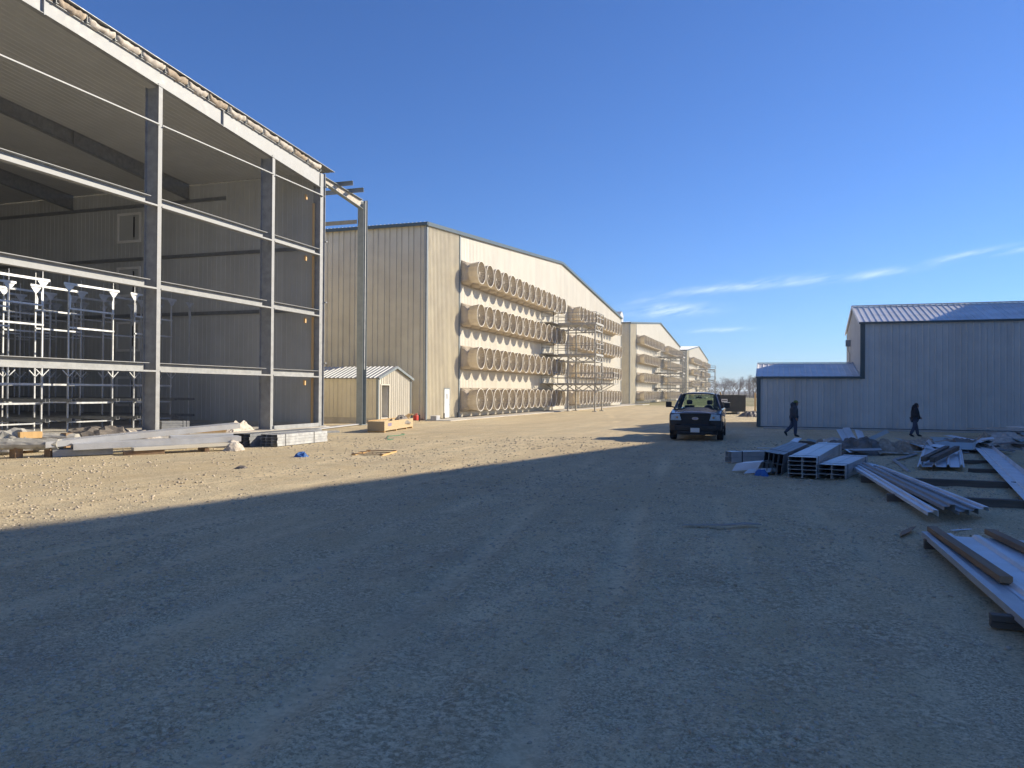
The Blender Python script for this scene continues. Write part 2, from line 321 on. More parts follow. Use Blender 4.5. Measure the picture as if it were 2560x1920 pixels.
# ------------------------------------------------------------------ ground
def make_ground():
    n = 760
    t = np.linspace(-1, 1, n)
    gx = 3.2 * np.sinh(t * math.asinh(2500 / 3.2)) - 1.5
    gy = 3.2 * np.sinh(t * math.asinh(2500 / 3.2)) + 5.5
    X, Y = np.meshgrid(gx, gy); Z = ground_z(X, Y)
    vs = np.stack([X, Y, Z], -1).reshape(-1, 3)
    i = np.arange(n * n).reshape(n, n)
    q = np.stack([i[:-1, :-1], i[:-1, 1:], i[1:, 1:], i[1:, :-1]], -1).reshape(-1, 4)
    me = bpy.data.meshes.new('ground'); me.vertices.add(len(vs)); me.vertices.foreach_set('co', vs.ravel())
    me.loops.add(q.size); me.loops.foreach_set('vertex_index', q.ravel()); me.polygons.add(len(q))
    me.polygons.foreach_set('loop_start', np.arange(0, q.size, 4)); me.polygons.foreach_set('loop_total', np.full(len(q), 4))
    me.update(calc_edges=True); me.polygons.foreach_set('use_smooth', [True] * len(q))
    tr, sh = lanes(X, Y)
    at = me.attributes.new('track', 'FLOAT', 'POINT'); at.data.foreach_set('value', tr.ravel().astype(np.float32))
    o = bpy.data.objects.new('ground', me); col.objects.link(o); o['kind'] = 'structure'
    mt = bpy.data.materials.new('dirt_and_gravel'); mt.use_nodes = True; nt = mt.node_tree; L = nt.links; b = nt.nodes['Principled BSDF']
    b.inputs['Roughness'].default_value = 0.95; b.inputs['Specular IOR Level'].default_value = 0.2
    geo = nt.nodes.new('ShaderNodeNewGeometry')
    def noise(scale, detail, vec=None, rough=0.6):
        x = nt.nodes.new('ShaderNodeTexNoise'); x.inputs['Scale'].default_value = scale; x.inputs['Detail'].default_value = detail; x.inputs['Roughness'].default_value = rough
        L.new(vec if vec is not None else geo.outputs['Position'], x.inputs['Vector']); return x.outputs[0]
    def rng(v, a, b_, c=0., d=1.):
        x = nt.nodes.new('ShaderNodeMapRange'); x.inputs[1].default_value = a; x.inputs[2].default_value = b_; x.inputs[3].default_value = c; x.inputs[4].default_value = d
        L.new(v, x.inputs[0]); return x.outputs[0]
    def mix(fac, a, b_):
        x = nt.nodes.new('ShaderNodeMix'); x.data_type = 'RGBA'
        if isinstance(fac, float): x.inputs['Factor'].default_value = fac
        else: L.new(fac, x.inputs['Factor'])
        for k, v in ((6, a), (7, b_)):
            if isinstance(v, tuple): x.inputs[k].default_value = (*v, 1)
            else: L.new(v, x.inputs[k])
        return x.outputs[2]
    mp = nt.nodes.new('ShaderNodeMapping'); mp.inputs['Rotation'].default_value = (0, 0, R(14)); mp.inputs['Scale'].default_value = (1.0, 0.10, 1.0)
    L.new(geo.outputs['Position'], mp.inputs[0])
    dirt = mix(rng(noise(0.35, 6), 0.38, 0.62), (0.743, 0.593, 0.348), (0.623, 0.488, 0.283))
    dirt = mix(rng(noise(0.9, 5, mp.outputs[0]), 0.44, 0.60), dirt, (0.843, 0.688, 0.421))       # packed wheel tracks
    grav = mix(rng(noise(20, 4, None, 0.7), 0.42, 0.58), (0.462, 0.364, 0.214), (0.864, 0.727, 0.466))
    fleck = mix(rng(noise(52, 3), 0.40, 0.60), (0.402, 0.316, 0.190), (0.880, 0.765, 0.502))
    base = mix(rng(noise(0.8, 7, None, 0.7), 0.42, 0.58), dirt, grav)
    base = mix(rng(noise(1.7, 6, mp.outputs[0], 0.7), 0.50, 0.62, 0, 0.85), base, fleck)
    base = mix(rng(noise(1.1, 5), 0.58, 0.72, 0, 0.5), base, (0.462, 0.364, 0.214))               # damp dark patches
    base = mix(rng(noise(30, 6, None, 0.8), 0.50, 0.62, 0, 0.8), base, (0.281, 0.218, 0.133))     # grit, with the shade of small hollows put into the colour
    base = mix(rng(noise(9, 6, None, 0.75), 0.54, 0.68, 0, 0.6), base, (0.389, 0.307, 0.184))
    base = mix(rng(noise(70, 3), 0.60, 0.68, 0, 0.8), base, (0.880, 0.832, 0.607))                 # pale grains
    base = mix(rng(noise(0.16, 4, mp.outputs[0]), 0.48, 0.66, 0, 0.45), base, (0.523, 0.412, 0.243))  # broad bands left by traffic
    ta = nt.nodes.new('ShaderNodeAttribute'); ta.attribute_name = 'track'
    base = mix(rng(ta.outputs['Fac'], 0.12, 0.8, 0, 0.88), base, mix(rng(noise(14, 5), 0.4, 0.62), (0.864, 0.708, 0.442), (0.663, 0.531, 0.320)))   # packed wheel lanes
    base = mix(rng(noise(0.42, 5, None, 0.65), 0.53, 0.70, 0, 0.45), base, (0.40, 0.325, 0.225))   # darker loose ground
    # dry grass field beyond the yard
    sx = nt.nodes.new('ShaderNodeSeparateXYZ'); L.new(geo.outputs['Position'], sx.inputs[0])
    grass = mix(rng(noise(0.12, 8), 0.40, 0.62), (0.36, 0.31, 0.17), (0.24, 0.23, 0.11))
    ad = nt.nodes.new('ShaderNodeMath'); ad.operation = 'ADD'; L.new(sx.outputs[1], ad.inputs[0]); L.new(rng(noise(0.05, 5), 0, 1, -30, 30), ad.inputs[1])
    base = mix(rng(ad.outputs[0], 105, 125), base, grass)
    L.new(base, b.inputs['Base Color'])
    h1 = nt.nodes.new('ShaderNodeMath'); h1.operation = 'ADD'; L.new(noise(7, 10, None, 0.8), h1.inputs[0]); L.new(noise(38, 4), h1.inputs[1])
    bp = nt.nodes.new('ShaderNodeBump'); bp.inputs['Strength'].default_value = 0.42; bp.inputs['Distance'].default_value = 0.10
    L.new(h1.outputs[0], bp.inputs['Height']); L.new(bp.outputs[0], b.inputs['Normal'])
    me.materials.append(mt)
make_ground()
def slab(name, lo, hi, mat='concrete'):
    o = MB().box(lo, hi).build(name, mat, origin=(lo[0], lo[1], 0)); o['kind'] = 'structure'; return o
slab('concrete_apron', (-22.2, 46.9, -0.1), (-20.3, 118.0, 0.035))
slab('concrete_ramp', (-60.0, 118.3, -0.1), (-19.2, 125.2, 0.06))
slab('concrete_path', (-0.6, 45.3, -0.1), (18.0, 46.9, 0.03))

# ------------------------------------------------------------------ fan barns
XF = -22.5                    # plane of all the gable fronts
BW = 70.1; EAVE = 13.32; SL = 1 / 12.0
def gable_top(y0):
    return lambda y: EAVE + SL * min(y - y0, BW - (y - y0))
def fan_barn(Y0, near, label):
    root = thing('fan_barn', (XF, Y0, 0), label, 'barn', 'fan barns standing in a row')
    gt = gable_top(Y0); seam = 5.75
    def front(y, z0, zt, mb, w, ribs, rh, rw): panel(mb, (XF, y, 0), (0, 1, 0), w, z0, zt, (1, 0, 0), ribs, rh, rw)
    pw = 0.914
    if near:
        y = Y0 + 0.12
        while y < Y0 + seam - 0.05:
            w = min(pw, Y0 + seam - y)
            ribs = [r for r in (0.075, 0.305, 0.535, 0.765) if r < w - 0.08]
            z0 = 0.05
            if y < Y0 + 3.95 and y + w > Y0 + 2.95: z0 = 0.05
            mb = MB(); front(y, z0, (lambda u, yy=y: gt(yy + u) - 0.04), mb, w, ribs, 0.075, 0.055); mb.build('wall_panel', 'cream_rib', root); y += w
        y = Y0 + seam + 0.12
        while y < Y0 + BW - 0.05:
            w = min(pw, Y0 + BW - 0.12 - y)
            mb = MB(); front(y, 0.05, (lambda u, yy=y: gt(yy + u) - 0.04), mb, w, [r for r in (0.06, 0.36, 0.66) if r < w - 0.07], 0.02, 0.05); mb.build('wall_panel', 'cream_main', root); y += w
            if w < pw - 0.01: break
        x = XF
        for k in range(16):
            mb = MB(); panel(mb, (x, Y0, 0), (-1, 0, 0), pw, 0.05, lambda u: EAVE - 0.04, (0, -1, 0), (0.08, 0.46), 0.075, 0.055); mb.build('wall_panel', 'cream_rib', root); x -= pw
        mb = MB(); 
        while x > XF - 95: panel(mb, (x, Y0, 0), (-1, 0, 0), pw, 0.05, lambda u: EAVE - 0.04, (0, -1, 0), (0.08, 0.46), 0.075, 0.055); x -= pw
        mb.build('rear_side_wall', 'cream_rib', root)
    else:
        mb = MB(); y = Y0
        while y < Y0 + seam: front(y, 0.05, (lambda u, yy=y: gt(yy + u) - 0.04), mb, pw, (0.075, 0.305, 0.535, 0.765), 0.07, 0.055); y += pw
        mb.build('end_wall', 'cream_rib', root)
        mb = MB(); y = Y0 + seam + 0.1
        while y < Y0 + BW - 0.1: w = min(pw, Y0 + BW - y); front(y, 0.05, (lambda u, yy=y: gt(yy + u) - 0.04), mb, w, (0.06, 0.36), 0.02, 0.05); y += w
        mb.build('gable_wall', 'cream_main', root)
        mb = MB(); x = XF
        while x > XF - 95: panel(mb, (x, Y0, 0), (-1, 0, 0), pw, 0.05, lambda u: EAVE - 0.04, (0, -1, 0), (0.08, 0.46), 0.075, 0.055); x -= pw
        mb.build('side_wall', 'cream_rib', root)
    mb = MB().box((XF - 95, Y0 + BW - 0.03, 0.02), (XF - 0.02, Y0 + BW, EAVE - 0.04)); mb.build('far_side_wall', 'cream_rib', root)
    mb = MB().box((XF - 95.05, Y0, 0.02), (XF - 95, Y0 + BW, EAVE)); mb.build('back_wall', 'cream_rib', root)
    mb = MB().box((XF - 0.16, Y0 - 0.06, 0.02), (XF + 0.07, Y0 + 0.12, EAVE - 0.02)); mb.build('corner_trim', 'trim_grey', root, bevel=0.01)
    mb = MB().box((XF - 0.05, Y0 + BW - 0.12, 0.02), (XF + 0.07, Y0 + BW + 0.05, EAVE - 0.02)); mb.build('corner_trim', 'trim_grey', root)
    mb = MB().box((XF - 0.05, Y0 + seam - 0.06, 0.02), (XF + 0.09, Y0 + seam + 0.11, gt(Y0 + seam) - 0.05)); mb.build('seam_trim', 'trim_grey', root)
    # roof: two slopes with ribs running down to the eaves
    ry = Y0 + BW / 2; rz = EAVE + SL * BW / 2
    for side, ye in ((-1, Y0 - 0.25), (1, Y0 + BW + 0.25)):
        ze = EAVE - SL * 0.25
        prof = []; x = XF + 0.2
        while x > XF - 95:
            prof += [(x, ye, ze + 0.16), (x - 0.22, ye, ze + 0.16), (x - 0.235, ye, ze + 0.20), (x - 0.285, ye, ze + 0.20)]; x -= 0.305
        mb = MB().sheet(prof, (0, ry - ye, rz - ze)); rf = mb.build('roof', 'roof_white', root)
        mb = MB().bar((XF + 0.16, ye, ze + 0.05), (XF + 0.16, ry, rz + 0.05), 0.12, 0.26); mb.build('rake_trim', 'trim_dark', rf)
        mb = MB().box((XF - 95, ye - 0.1, ze - 0.06), (XF + 0.22, ye + 0.06, ze + 0.15)); mb.build('gutter', 'trim_dark', rf)
    return root
BARNS = [47.65, 125.5, 211.0]
b2 = fan_barn(BARNS[0], True, 'cream metal fan barn beside the open steel frame, small gabled shed at its corner')
b3 = fan_barn(BARNS[1], False, 'cream metal fan barn second along the row, box monitor on its ridge')
b4 = fan_barn(BARNS[2], False, 'cream metal fan barn at the far end of the row near bare trees')
# white service door of the nearest barn
dy = BARNS[0] + 3.0
dr = MB().box((XF + 0.03, dy, 0.06), (XF + 0.085, dy + 0.92, 2.12)).build('door', 'white_door', b2, bevel=0.008)
MB().box((XF + 0.03, dy - 0.07, 0.05), (XF + 0.10, dy - 0.002, 2.19)).box((XF + 0.03, dy + 0.922, 0.05), (XF + 0.10, dy + 0.99, 2.19)).box((XF + 0.03, dy - 0.002, 2.122), (XF + 0.10, dy + 0.922, 2.19)).build('door_frame', 'trim_grey', dr)
MB().box((XF + 0.086, dy + 0.28, 1.42), (XF + 0.092, dy + 0.62, 1.80)).build('door_notice', 'grey_plastic', dr)
MB().tube([(XF + 0.10, dy + 0.80, 1.02), (XF + 0.14, dy + 0.80, 1.02), (XF + 0.14, dy + 0.70, 1.02)], 0.015, 6).build('handle', 'galv_dark', dr)
# box monitor on the second barn
mt_ = MB(); mx, my = -30.5, 160.6
for x0, x1 in ((mx - 4.5, mx),):
    poly = [(x0, my - 1.6, 15.6), (x0, my + 1.6, 15.6), (x0, my + 1.6, 18.2), (x0, my, 18.95), (x0, my - 1.6, 18.2)]
    mt_.prism(poly, (x1 - x0, 0, 0))
mt_.build('ridge_monitor', 'cream_main', b3)

# ------------------------------------------------------------------ exhaust fans
def ring(rx, x, n=32, sq=0.0, side=0.86):
    out = []
    for k in range(n):
        a = 2 * math.pi * (k + 0.5) / n; c, s_ = math.cos(a), math.sin(a)
        rs = min(side / max(abs(c), abs(s_)), side * 1.33)
        r = rx * (1 - sq) + rs * sq
        out.append(Vector((x, c * r, s_ * r)))
    return out
def fan_meshes():
    d = {}
    mb = MB(); mb.loft([ring(0, 0.02, sq=1), ring(0, 0.16, sq=1), ring(0.74, 0.38, sq=0.62), ring(0.70, 0.62, sq=0.0)], cap=False)
    mb.box((0.02, -0.93, -0.93), (0.06, 0.93, -0.885)).box((0.02, -0.93, 0.885), (0.06, 0.93, 0.93)).box((0.02, -0.93, -0.884), (0.06, -0.885, 0.884)).box((0.02, 0.885, -0.884), (0.06, 0.93, 0.884))
    d['housing'] = mb.build('housing', 'fan_shell', thick=0.012)
    mb = MB(); n = 14; rings = []
    for x, r in ((0.58, 0.715), (0.85, 0.755), (1.15, 0.80), (1.39, 0.835)):
        rg = []
        for k in range(n):
            for da, dr_ in ((0.0, 0.016), (0.03, 0.016), (0.06, 0.0), (0.43, 0.0)):
                a = 2 * math.pi * k / n + da; rg.append(Vector((x, math.cos(a) * (r + dr_), math.sin(a) * (r + dr_))))
        rings.append(rg)
    mb.loft(rings, cap=False); d['cone'] = mb.build('cone', 'fan_shell')
    mb = MB(); rr = []
    for k in range(36):
        a = 2 * math.pi * k / 36; c, s_ = math.cos(a), math.sin(a)
        rr.append([Vector((1.40 + math.sin(b) * 0.028, c * (0.845 + math.cos(b) * 0.028), s_ * (0.845 + math.cos(b) * 0.028))) for b in [2 * math.pi * j / 6 for j in range(6)]])
    rr.append(rr[0]); mb.loft(rr, cap=False); d['rim'] = mb.build('rim', 'fan_rim', smooth=True)
    mb = MB()
    for k in range(20):
        a = 2 * math.pi * k / 20; mb.bar((1.20, 0.08 * math.cos(a), 0.08 * math.sin(a)), (1.30, 0.81 * math.cos(a), 0.81 * math.sin(a)), 0.016, 0.016)
    for r in (0.3, 0.55):
        pts = [(1.20 + 0.137 * (r - 0.08), r * math.cos(2 * math.pi * k / 24), r * math.sin(2 * math.pi * k / 24)) for k in range(25)]; mb.tube(pts, 0.009, 4, cap=False)
    mb.tube([(1.17, 0, 0), (1.24, 0, 0)], 0.1, 12)
    d['guard'] = mb.build('guard', 'fan_guard')
    mb = MB()
    mb.tube([(0.40, 0, 0), (0.44, 0, 0)], 0.72, 28)
    for k in range(6):
        a = 2 * math.pi * k / 6 + 0.3; mb.bar((0.62, 0.1 * math.cos(a), 0.1 * math.sin(a)), (0.62, 0.66 * math.cos(a), 0.66 * math.sin(a)), 0.22, 0.02, upv=(1, 0.4 * math.sin(a), -0.4 * math.cos(a)))
    mb.tube([(0.44, 0, 0), (0.72, 0, 0)], 0.13, 12)
    d['propeller'] = mb.build('propeller', 'fan_shutter')
    return d
FD = fan_meshes()
FMESH = {k: (o.data, k) for k, o in FD.items()}
mods = {'housing': True}
def dg_mesh(o):
    dg = bpy.context.evaluated_depsgraph_get(); return bpy.data.meshes.new_from_object(o.evaluated_get(dg))
FMESH['housing'] = (dg_mesh(FD['housing']), 'housing')
for o in FD.values(): bpy.data.objects.remove(o)
# far fan: one light mesh
mb = MB(); n = 16
mb.cur = 0
mb.loft([ring(0, 0.02, 16, 1), ring(0, 0.16, 16, 1), ring(0.70, 0.6, 16, 0), ring(0.835, 1.39, 16, 0)], cap=False)
mb.cur = 1; mb.loft([ring(0.835, 1.39, 16, 0), ring(0.87, 1.395, 16, 0), ring(0.87, 1.42, 16, 0), ring(0.82, 1.42, 16, 0), ring(0.82, 1.38, 16, 0)], cap=False)
mb.cur = 2; mb.add(ring(0.72, 0.7, 16, 0), [tuple(range(16))])
tmp = mb.build('far_fan', ['fan_shell', 'fan_rim', 'fan_shutter']); FARM = tmp.data; FAR_V = [v.co.copy() for v in FARM.vertices]; FAR_F = [(tuple(p.vertices), p.material_index) for p in FARM.polygons]
bpy.data.objects.remove(tmp)
ROWS = (10.98, 7.75, 4.52, 1.33)
PITCH_F = 1.855
rown = ('top row', 'second row', 'third row', 'bottom row')
barnn = ('barn by the shed', 'barn with ridge monitor', 'farthest barn')
count = 0
rest = MB()
for bi, Y0 in enumerate(BARNS):
    for bank in range(2):
        ys = Y0 + (6.75 if bank == 0 else 38.6)
        for ri, zc in enumerate(ROWS):
            for k in range(14):
                yc = ys + k * PITCH_F
                if count < 290:
                    lab = 'exhaust fan cone, %s, %s the catwalk, %s' % (rown[ri], 'before' if bank == 0 else 'past', barnn[bi])
                    grp = 'fans of the %s, bank %s the catwalk, %s' % (rown[ri], 'before' if bank == 0 else 'past', barnn[bi])
                    if bi == 0:
                        t = thing('exhaust_fan', (XF + 0.02, yc, zc), lab, 'fan', grp)
                        tw = random.uniform(0, 6.28)
                        for kk in ('housing', 'cone', 'rim', 'guard', 'propeller'):
                            child(kk, FMESH[kk][0], t, rot=((tw if kk in ('propeller', 'guard') else 0), 0, 0))
                    else:
                        o = bpy.data.objects.new('exhaust_fan', FARM); col.objects.link(o); o.location = (XF + 0.02, yc, zc); tag(o, lab, 'fan', grp)
                    count += 1
                else:
                    base = len(rest.v)
                    rest.v += [(v.x + XF + 0.02, v.y + yc, v.z + zc) for v in FAR_V]
                    for f, mi in FAR_F: rest.f.append(tuple(i + base for i in f)); rest.mi.append(mi)
ro = rest.build('distant_fans', ['fan_shell', 'fan_rim', 'fan_shutter'], origin=(XF, BARNS[2] + 45, 0)); ro['kind'] = 'stuff'
tag(ro, 'far cluster of exhaust fan cones past the catwalk on the farthest barn', 'fans')

# ------------------------------------------------------------------ steel catwalk towers
def catwalk(Y0, label, detail):
    y0, y1 = Y0 + 28.6, Y0 + 31.9; xo, xi = -17.2, XF + 0.15
    t = thing('catwalk_tower', (xo, y0, 0), label, 'catwalk', 'steel catwalk towers in front of the fan walls')
    for x in (xo, -20.0):
        for y in (y0, y1):
            MB().box((x - 0.065, y - 0.065, 0.02), (x + 0.065, y + 0.065, 9.03)).box((x - 0.22, y - 0.22, -0.02), (x + 0.22, y + 0.22, 0.05)).build('leg', 'catwalk', t)
    for zi, z in enumerate((2.87, 5.87, 9.03)):
        mb = MB().box((xi, y0 - 0.1, z - 0.2), (xo + 0.15, y1 + 0.1, z)).box((xi, y0 - 1.75, z - 0.12), (xi + 1.3, y0 - 0.1, z - 0.002))
        if zi == 0: mb.box((xo + 0.15, y0 - 0.1, z - 0.12), (xo + 1.95, y0 + 2.4, z - 0.002))
        pf = mb.build('platform', 'catwalk', t)
        mb = MB()
        for y in (y0 - 0.05, y1 + 0.05):       # truss under the deck
            zb = z - 0.78
            mb.bar((xi, y, zb), (xo, y, zb), 0.10, 0.10)
            n = 5
            for k in range(n):
                xa = xi + (xo - xi) * k / n; xb = xi + (xo - xi) * (k + 1) / n
                a, b = (z - 0.1, zb) if k % 2 == 0 else (zb, z - 0.1)
                mb.bar((xa, y, a), (xb, y, b), 0.085, 0.085)
        for x in (xo,):
            zb = z - 0.78; mb.bar((x, y0, zb), (x, y1, zb), 0.10, 0.10); mb.bar((x, y0, z - 0.1), (x, (y0 + y1) / 2, zb), 0.085, 0.085); mb.bar((x, y1, z - 0.1), (x, (y0 + y1) / 2, zb), 0.085, 0.085)
        mb.build('truss', 'catwalk', t)
        mb = MB()
        def rail(pts):
            for a, b in zip(pts[:-1], pts[1:]):
                L_ = (Vector(b) - Vector(a)).length; n = max(1, round(L_ / 1.6))
                for k in range(n + 1):
                    p = Vector(a).lerp(Vector(b), k / n); mb.bar((p.x, p.y, z - 0.05), (p.x, p.y, z + 1.05), 0.05, 0.05)
                for h in (1.05, 0.55): mb.bar((*a[:2], z + h), (*b[:2], z + h), 0.06, 0.06)
        xr = xo + 0.12
        rail([(xi + 1.3, y0 - 0.06), (xr, y0 - 0.06), (xr, y1 + 0.06), (xi, y1 + 0.06)])
        rail([(xi + 0.05, y0 - 1.72), (xi + 1.27, y0 - 1.72), (xi + 1.27, y0 - 0.08)])
        if zi == 0: rail([(xo + 0.2, y0 - 0.06), (xo + 1.9, y0 - 0.06), (xo + 1.9, y0 + 2.35), (xo + 0.2, y0 + 2.35)])
        mb.build('guard_rail', 'catwalk', t)
        if zi == 0: MB().bar((xo, y0 + 0.02, 1.9), (xo + 1.5, y0 + 0.02, 2.72), 0.06, 0.06).bar((xo, y1 - 0.02 - 0.9, 1.9), (xo + 1.5, y1 - 0.92, 2.72), 0.06, 0.06).build('bracket', 'catwalk', t)
    # ladder on the wall side and back wall doors at each landing
    mb = MB()
    for y in (y0 - 1.0, y0 - 0.55): mb.bar((xi + 0.9, y, 0.05), (xi + 0.9, y, 9.9), 0.05, 0.05)
    for k in range(32): mb.bar((xi + 0.9, y0 - 1.0, 0.3 + k * 0.3), (xi + 0.9, y0 - 0.55, 0.3 + k * 0.3), 0.03, 0.03)
    mb.build('ladder', 'catwalk', t)
    return t
catwalk(BARNS[0], 'grey steel catwalk tower with railed decks at the barn beside the small shed', True)
catwalk(BARNS[1], 'grey steel catwalk tower with railed decks at the barn with the ridge monitor', True)
catwalk(BARNS[2], 'grey steel catwalk tower with railed decks at the farthest barn', True)

# ------------------------------------------------------------------ tall barn behind the yard, out of view to the right: it casts the yard's shade
def shade_barn():
    X0, Yr, Hr, s = 18.3, 20.0, 18.38, 0.1866; Ya, Yb = 6.0, 60.0
    t = thing('tall_barn', (X0, Ya, 0), 'tall white metal barn standing against the end of the grey workshop', 'barn')
    top = lambda y: Hr - (s if y > Yr else 0.42) * abs(y - Yr)
    mb = MB(); y = Ya
    while y < Yb: w = min(0.914, Yb - y); panel(mb, (X0, y, 0), (0, 1, 0), w, 0.0, (lambda u, yy=y: top(yy + u)), (-1, 0, 0), (0.1, 0.5), 0.04, 0.06, 0.0); y += w
    mb.build('gable_wall', 'roof_white', t)
    for y in (Ya, Yb): MB().box((X0 + 0.01, y - 0.03, 0), (X0 + 38, y + 0.03, top(y) - 0.05)).build('side_wall', 'roof_white', t)
    MB().prism([(X0 + 38, Ya, 0), (X0 + 38, Yb, 0), (X0 + 38, Yb, top(Yb)), (X0 + 38, Yr, Hr), (X0 + 38, Ya, top(Ya))], (0.05, 0, 0)).build('back_wall', 'roof_white', t)
    for ye in (Ya, Yb):
        MB().prism([(X0 - 0.1, ye, top(ye)), (X0 - 0.1, Yr, Hr), (X0 - 0.1, Yr, Hr + 0.15), (X0 - 0.1, ye, top(ye) + 0.15)], (38.3, 0, 0)).build('roof', 'roof_white', t)
shade_barn()

# ------------------------------------------------------------------ grey workshop on the right
def workshop():
    X0, Xs, X1 = -0.95, 4.57, 18.2; Y0, Yr, Y1 = 47.1, 51.5, 55.9; HL, HLr, HT, HTr = 2.93, 3.82, 5.96, 7.28
    t = thing('workshop', (X0, Y0, 0), 'grey ribbed metal workshop with low annex and taller hall, dark green trim', 'building')
    pw = 0.914
    def front(x, w, h): 
        mb = MB(); panel(mb, (x, Y0, 0), (1, 0, 0), w, 0.06, lambda u: h - 0.02, (0, -1, 0), [r for r in (0.07, 0.37, 0.66) if r < w - 0.07], 0.028, 0.05); mb.build('wall_panel', 'wall_grey', t)
    x = X0 + 0.16
    while x < Xs - 0.02: w = min(pw, Xs - x); front(x, w, HL); x += w
    x = Xs
    while x < X1 - 0.02: w = min(pw, X1 - x); front(x, w, HT); x += w
    for (xa, he, hr, nm) in ((X0, HL, HLr, 'annex_gable'), (Xs, HT, HTr, 'hall_gable')):
        mb = MB(); y = Y0
        while y < Y1 - 0.01:
            w = min(0.875, Y1 - y); panel(mb, (xa, y, 0), (0, 1, 0), w, 0.06, (lambda u, yy=y: he + (hr - he) * (1 - abs(yy + u - Yr) / (Yr - Y0)) - 0.03), (-1, 0, 0), (0.1, 0.5), 0.025, 0.05, 0.0); y += w
        mb.build(nm, 'wall_grey', t)
    MB().box((X0, Y1 - 0.03, 0.02), (Xs, Y1, HL)).box((Xs + 0.002, Y1 - 0.03, 0.02), (X1, Y1, HT)).build('rear_wall', 'wall_grey', t)
    def roof(xa, xb, he, hr):
        for ye, sgn in ((Y0 - 0.12, 1), (Y1 + 0.12, -1)):
            x = xa
            while x < xb - 0.02:
                w = min(pw, xb - x); prof = [(x, 0)]
                for r in (0.06, 0.36, 0.66):
                    if r < w - 0.06: prof += [(x + r - 0.035, 0), (x + r - 0.02, 0.03), (x + r + 0.02, 0.03), (x + r + 0.035, 0)]
                prof += [(x + w - 0.004, 0)]
                sl_ = (hr - he) / (Yr - Y0); ze = he - sl_ * 0.12
                MB().sheet([(px, ye, ze + pz + 0.03) for px, pz in prof], (0, Yr - ye, hr - ze)).build('roof_panel', 'roof_white', t); x += w
    roof(X0 - 0.1, Xs - 0.01, HL, HLr); roof(Xs - 0.12, X1, HT, HTr)
    MB().box((X0 - 0.05, Y0 - 0.05, 0.02), (X0 + 0.16, Y0 + 0.1, HL)).build('corner_trim', 'trim_dark', t)
    MB().box((Xs - 0.04, Y0 - 0.05, HL - 0.12), (Xs + 0.2, Y0 + 0.06, HT - 0.07)).build('corner_trim', 'trim_dark', t)
    MB().box((X0 - 0.1, Y0 - 0.16, HL - 0.10), (Xs - 0.045, Y0 - 0.055, HL + 0.02)).build('eave_trim', 'trim_dark', t)
    MB().box((Xs - 0.12, Y0 - 0.16, HT - 0.07), (X1, Y0 - 0.052, HT + 0.03)).build('eave_trim', 'trim_dark', t)
    MB().box((X0, Y0 - 0.04, 0.0), (X1, Y0 + 0.02, 0.058)).build('base_trim', 'trim_dark', t)
    for ya, yb, sgn in ((Y0 - 0.15, Yr, 1), (Y1 + 0.15, Yr, -1)):
        MB().bar((X0 - 0.08, ya, HL - 0.03), (X0 - 0.08, yb, HLr + 0.03), 0.05, 0.16).build('rake_trim', 'roof_white', t)
        MB().bar((Xs - 0.1, ya, HT - 0.03), (Xs - 0.1, yb, HTr + 0.03), 0.05, 0.16).build('rake_trim', 'roof_white', t)
    MB().box((Xs - 0.12, Yr - 0.15, HTr + 0.06), (X1, Yr + 0.15, HTr + 0.11)).build('ridge_cap', 'roof_white', t)
    MB().box((X0 - 0.1, Yr - 0.15, HLr + 0.06), (Xs - 0.03, Yr + 0.15, HLr + 0.10)).build('ridge_cap', 'roof_white', t)
    mb = MB().box((Xs - 0.30, 53.1, 4.98), (Xs - 0.03, 53.4, 5.38)); bx_ = mb.build('meter_box', 'galv_dark', t)
    MB().tube([(Xs - 0.16, 53.25, 4.98), (Xs - 0.16, 53.25, 4.75), (Xs - 0.06, 53.25, 4.5), (Xs - 0.06, 53.25, HL + 0.7)], 0.025, 6).build('conduit', 'galv_dark', bx_)
workshop()

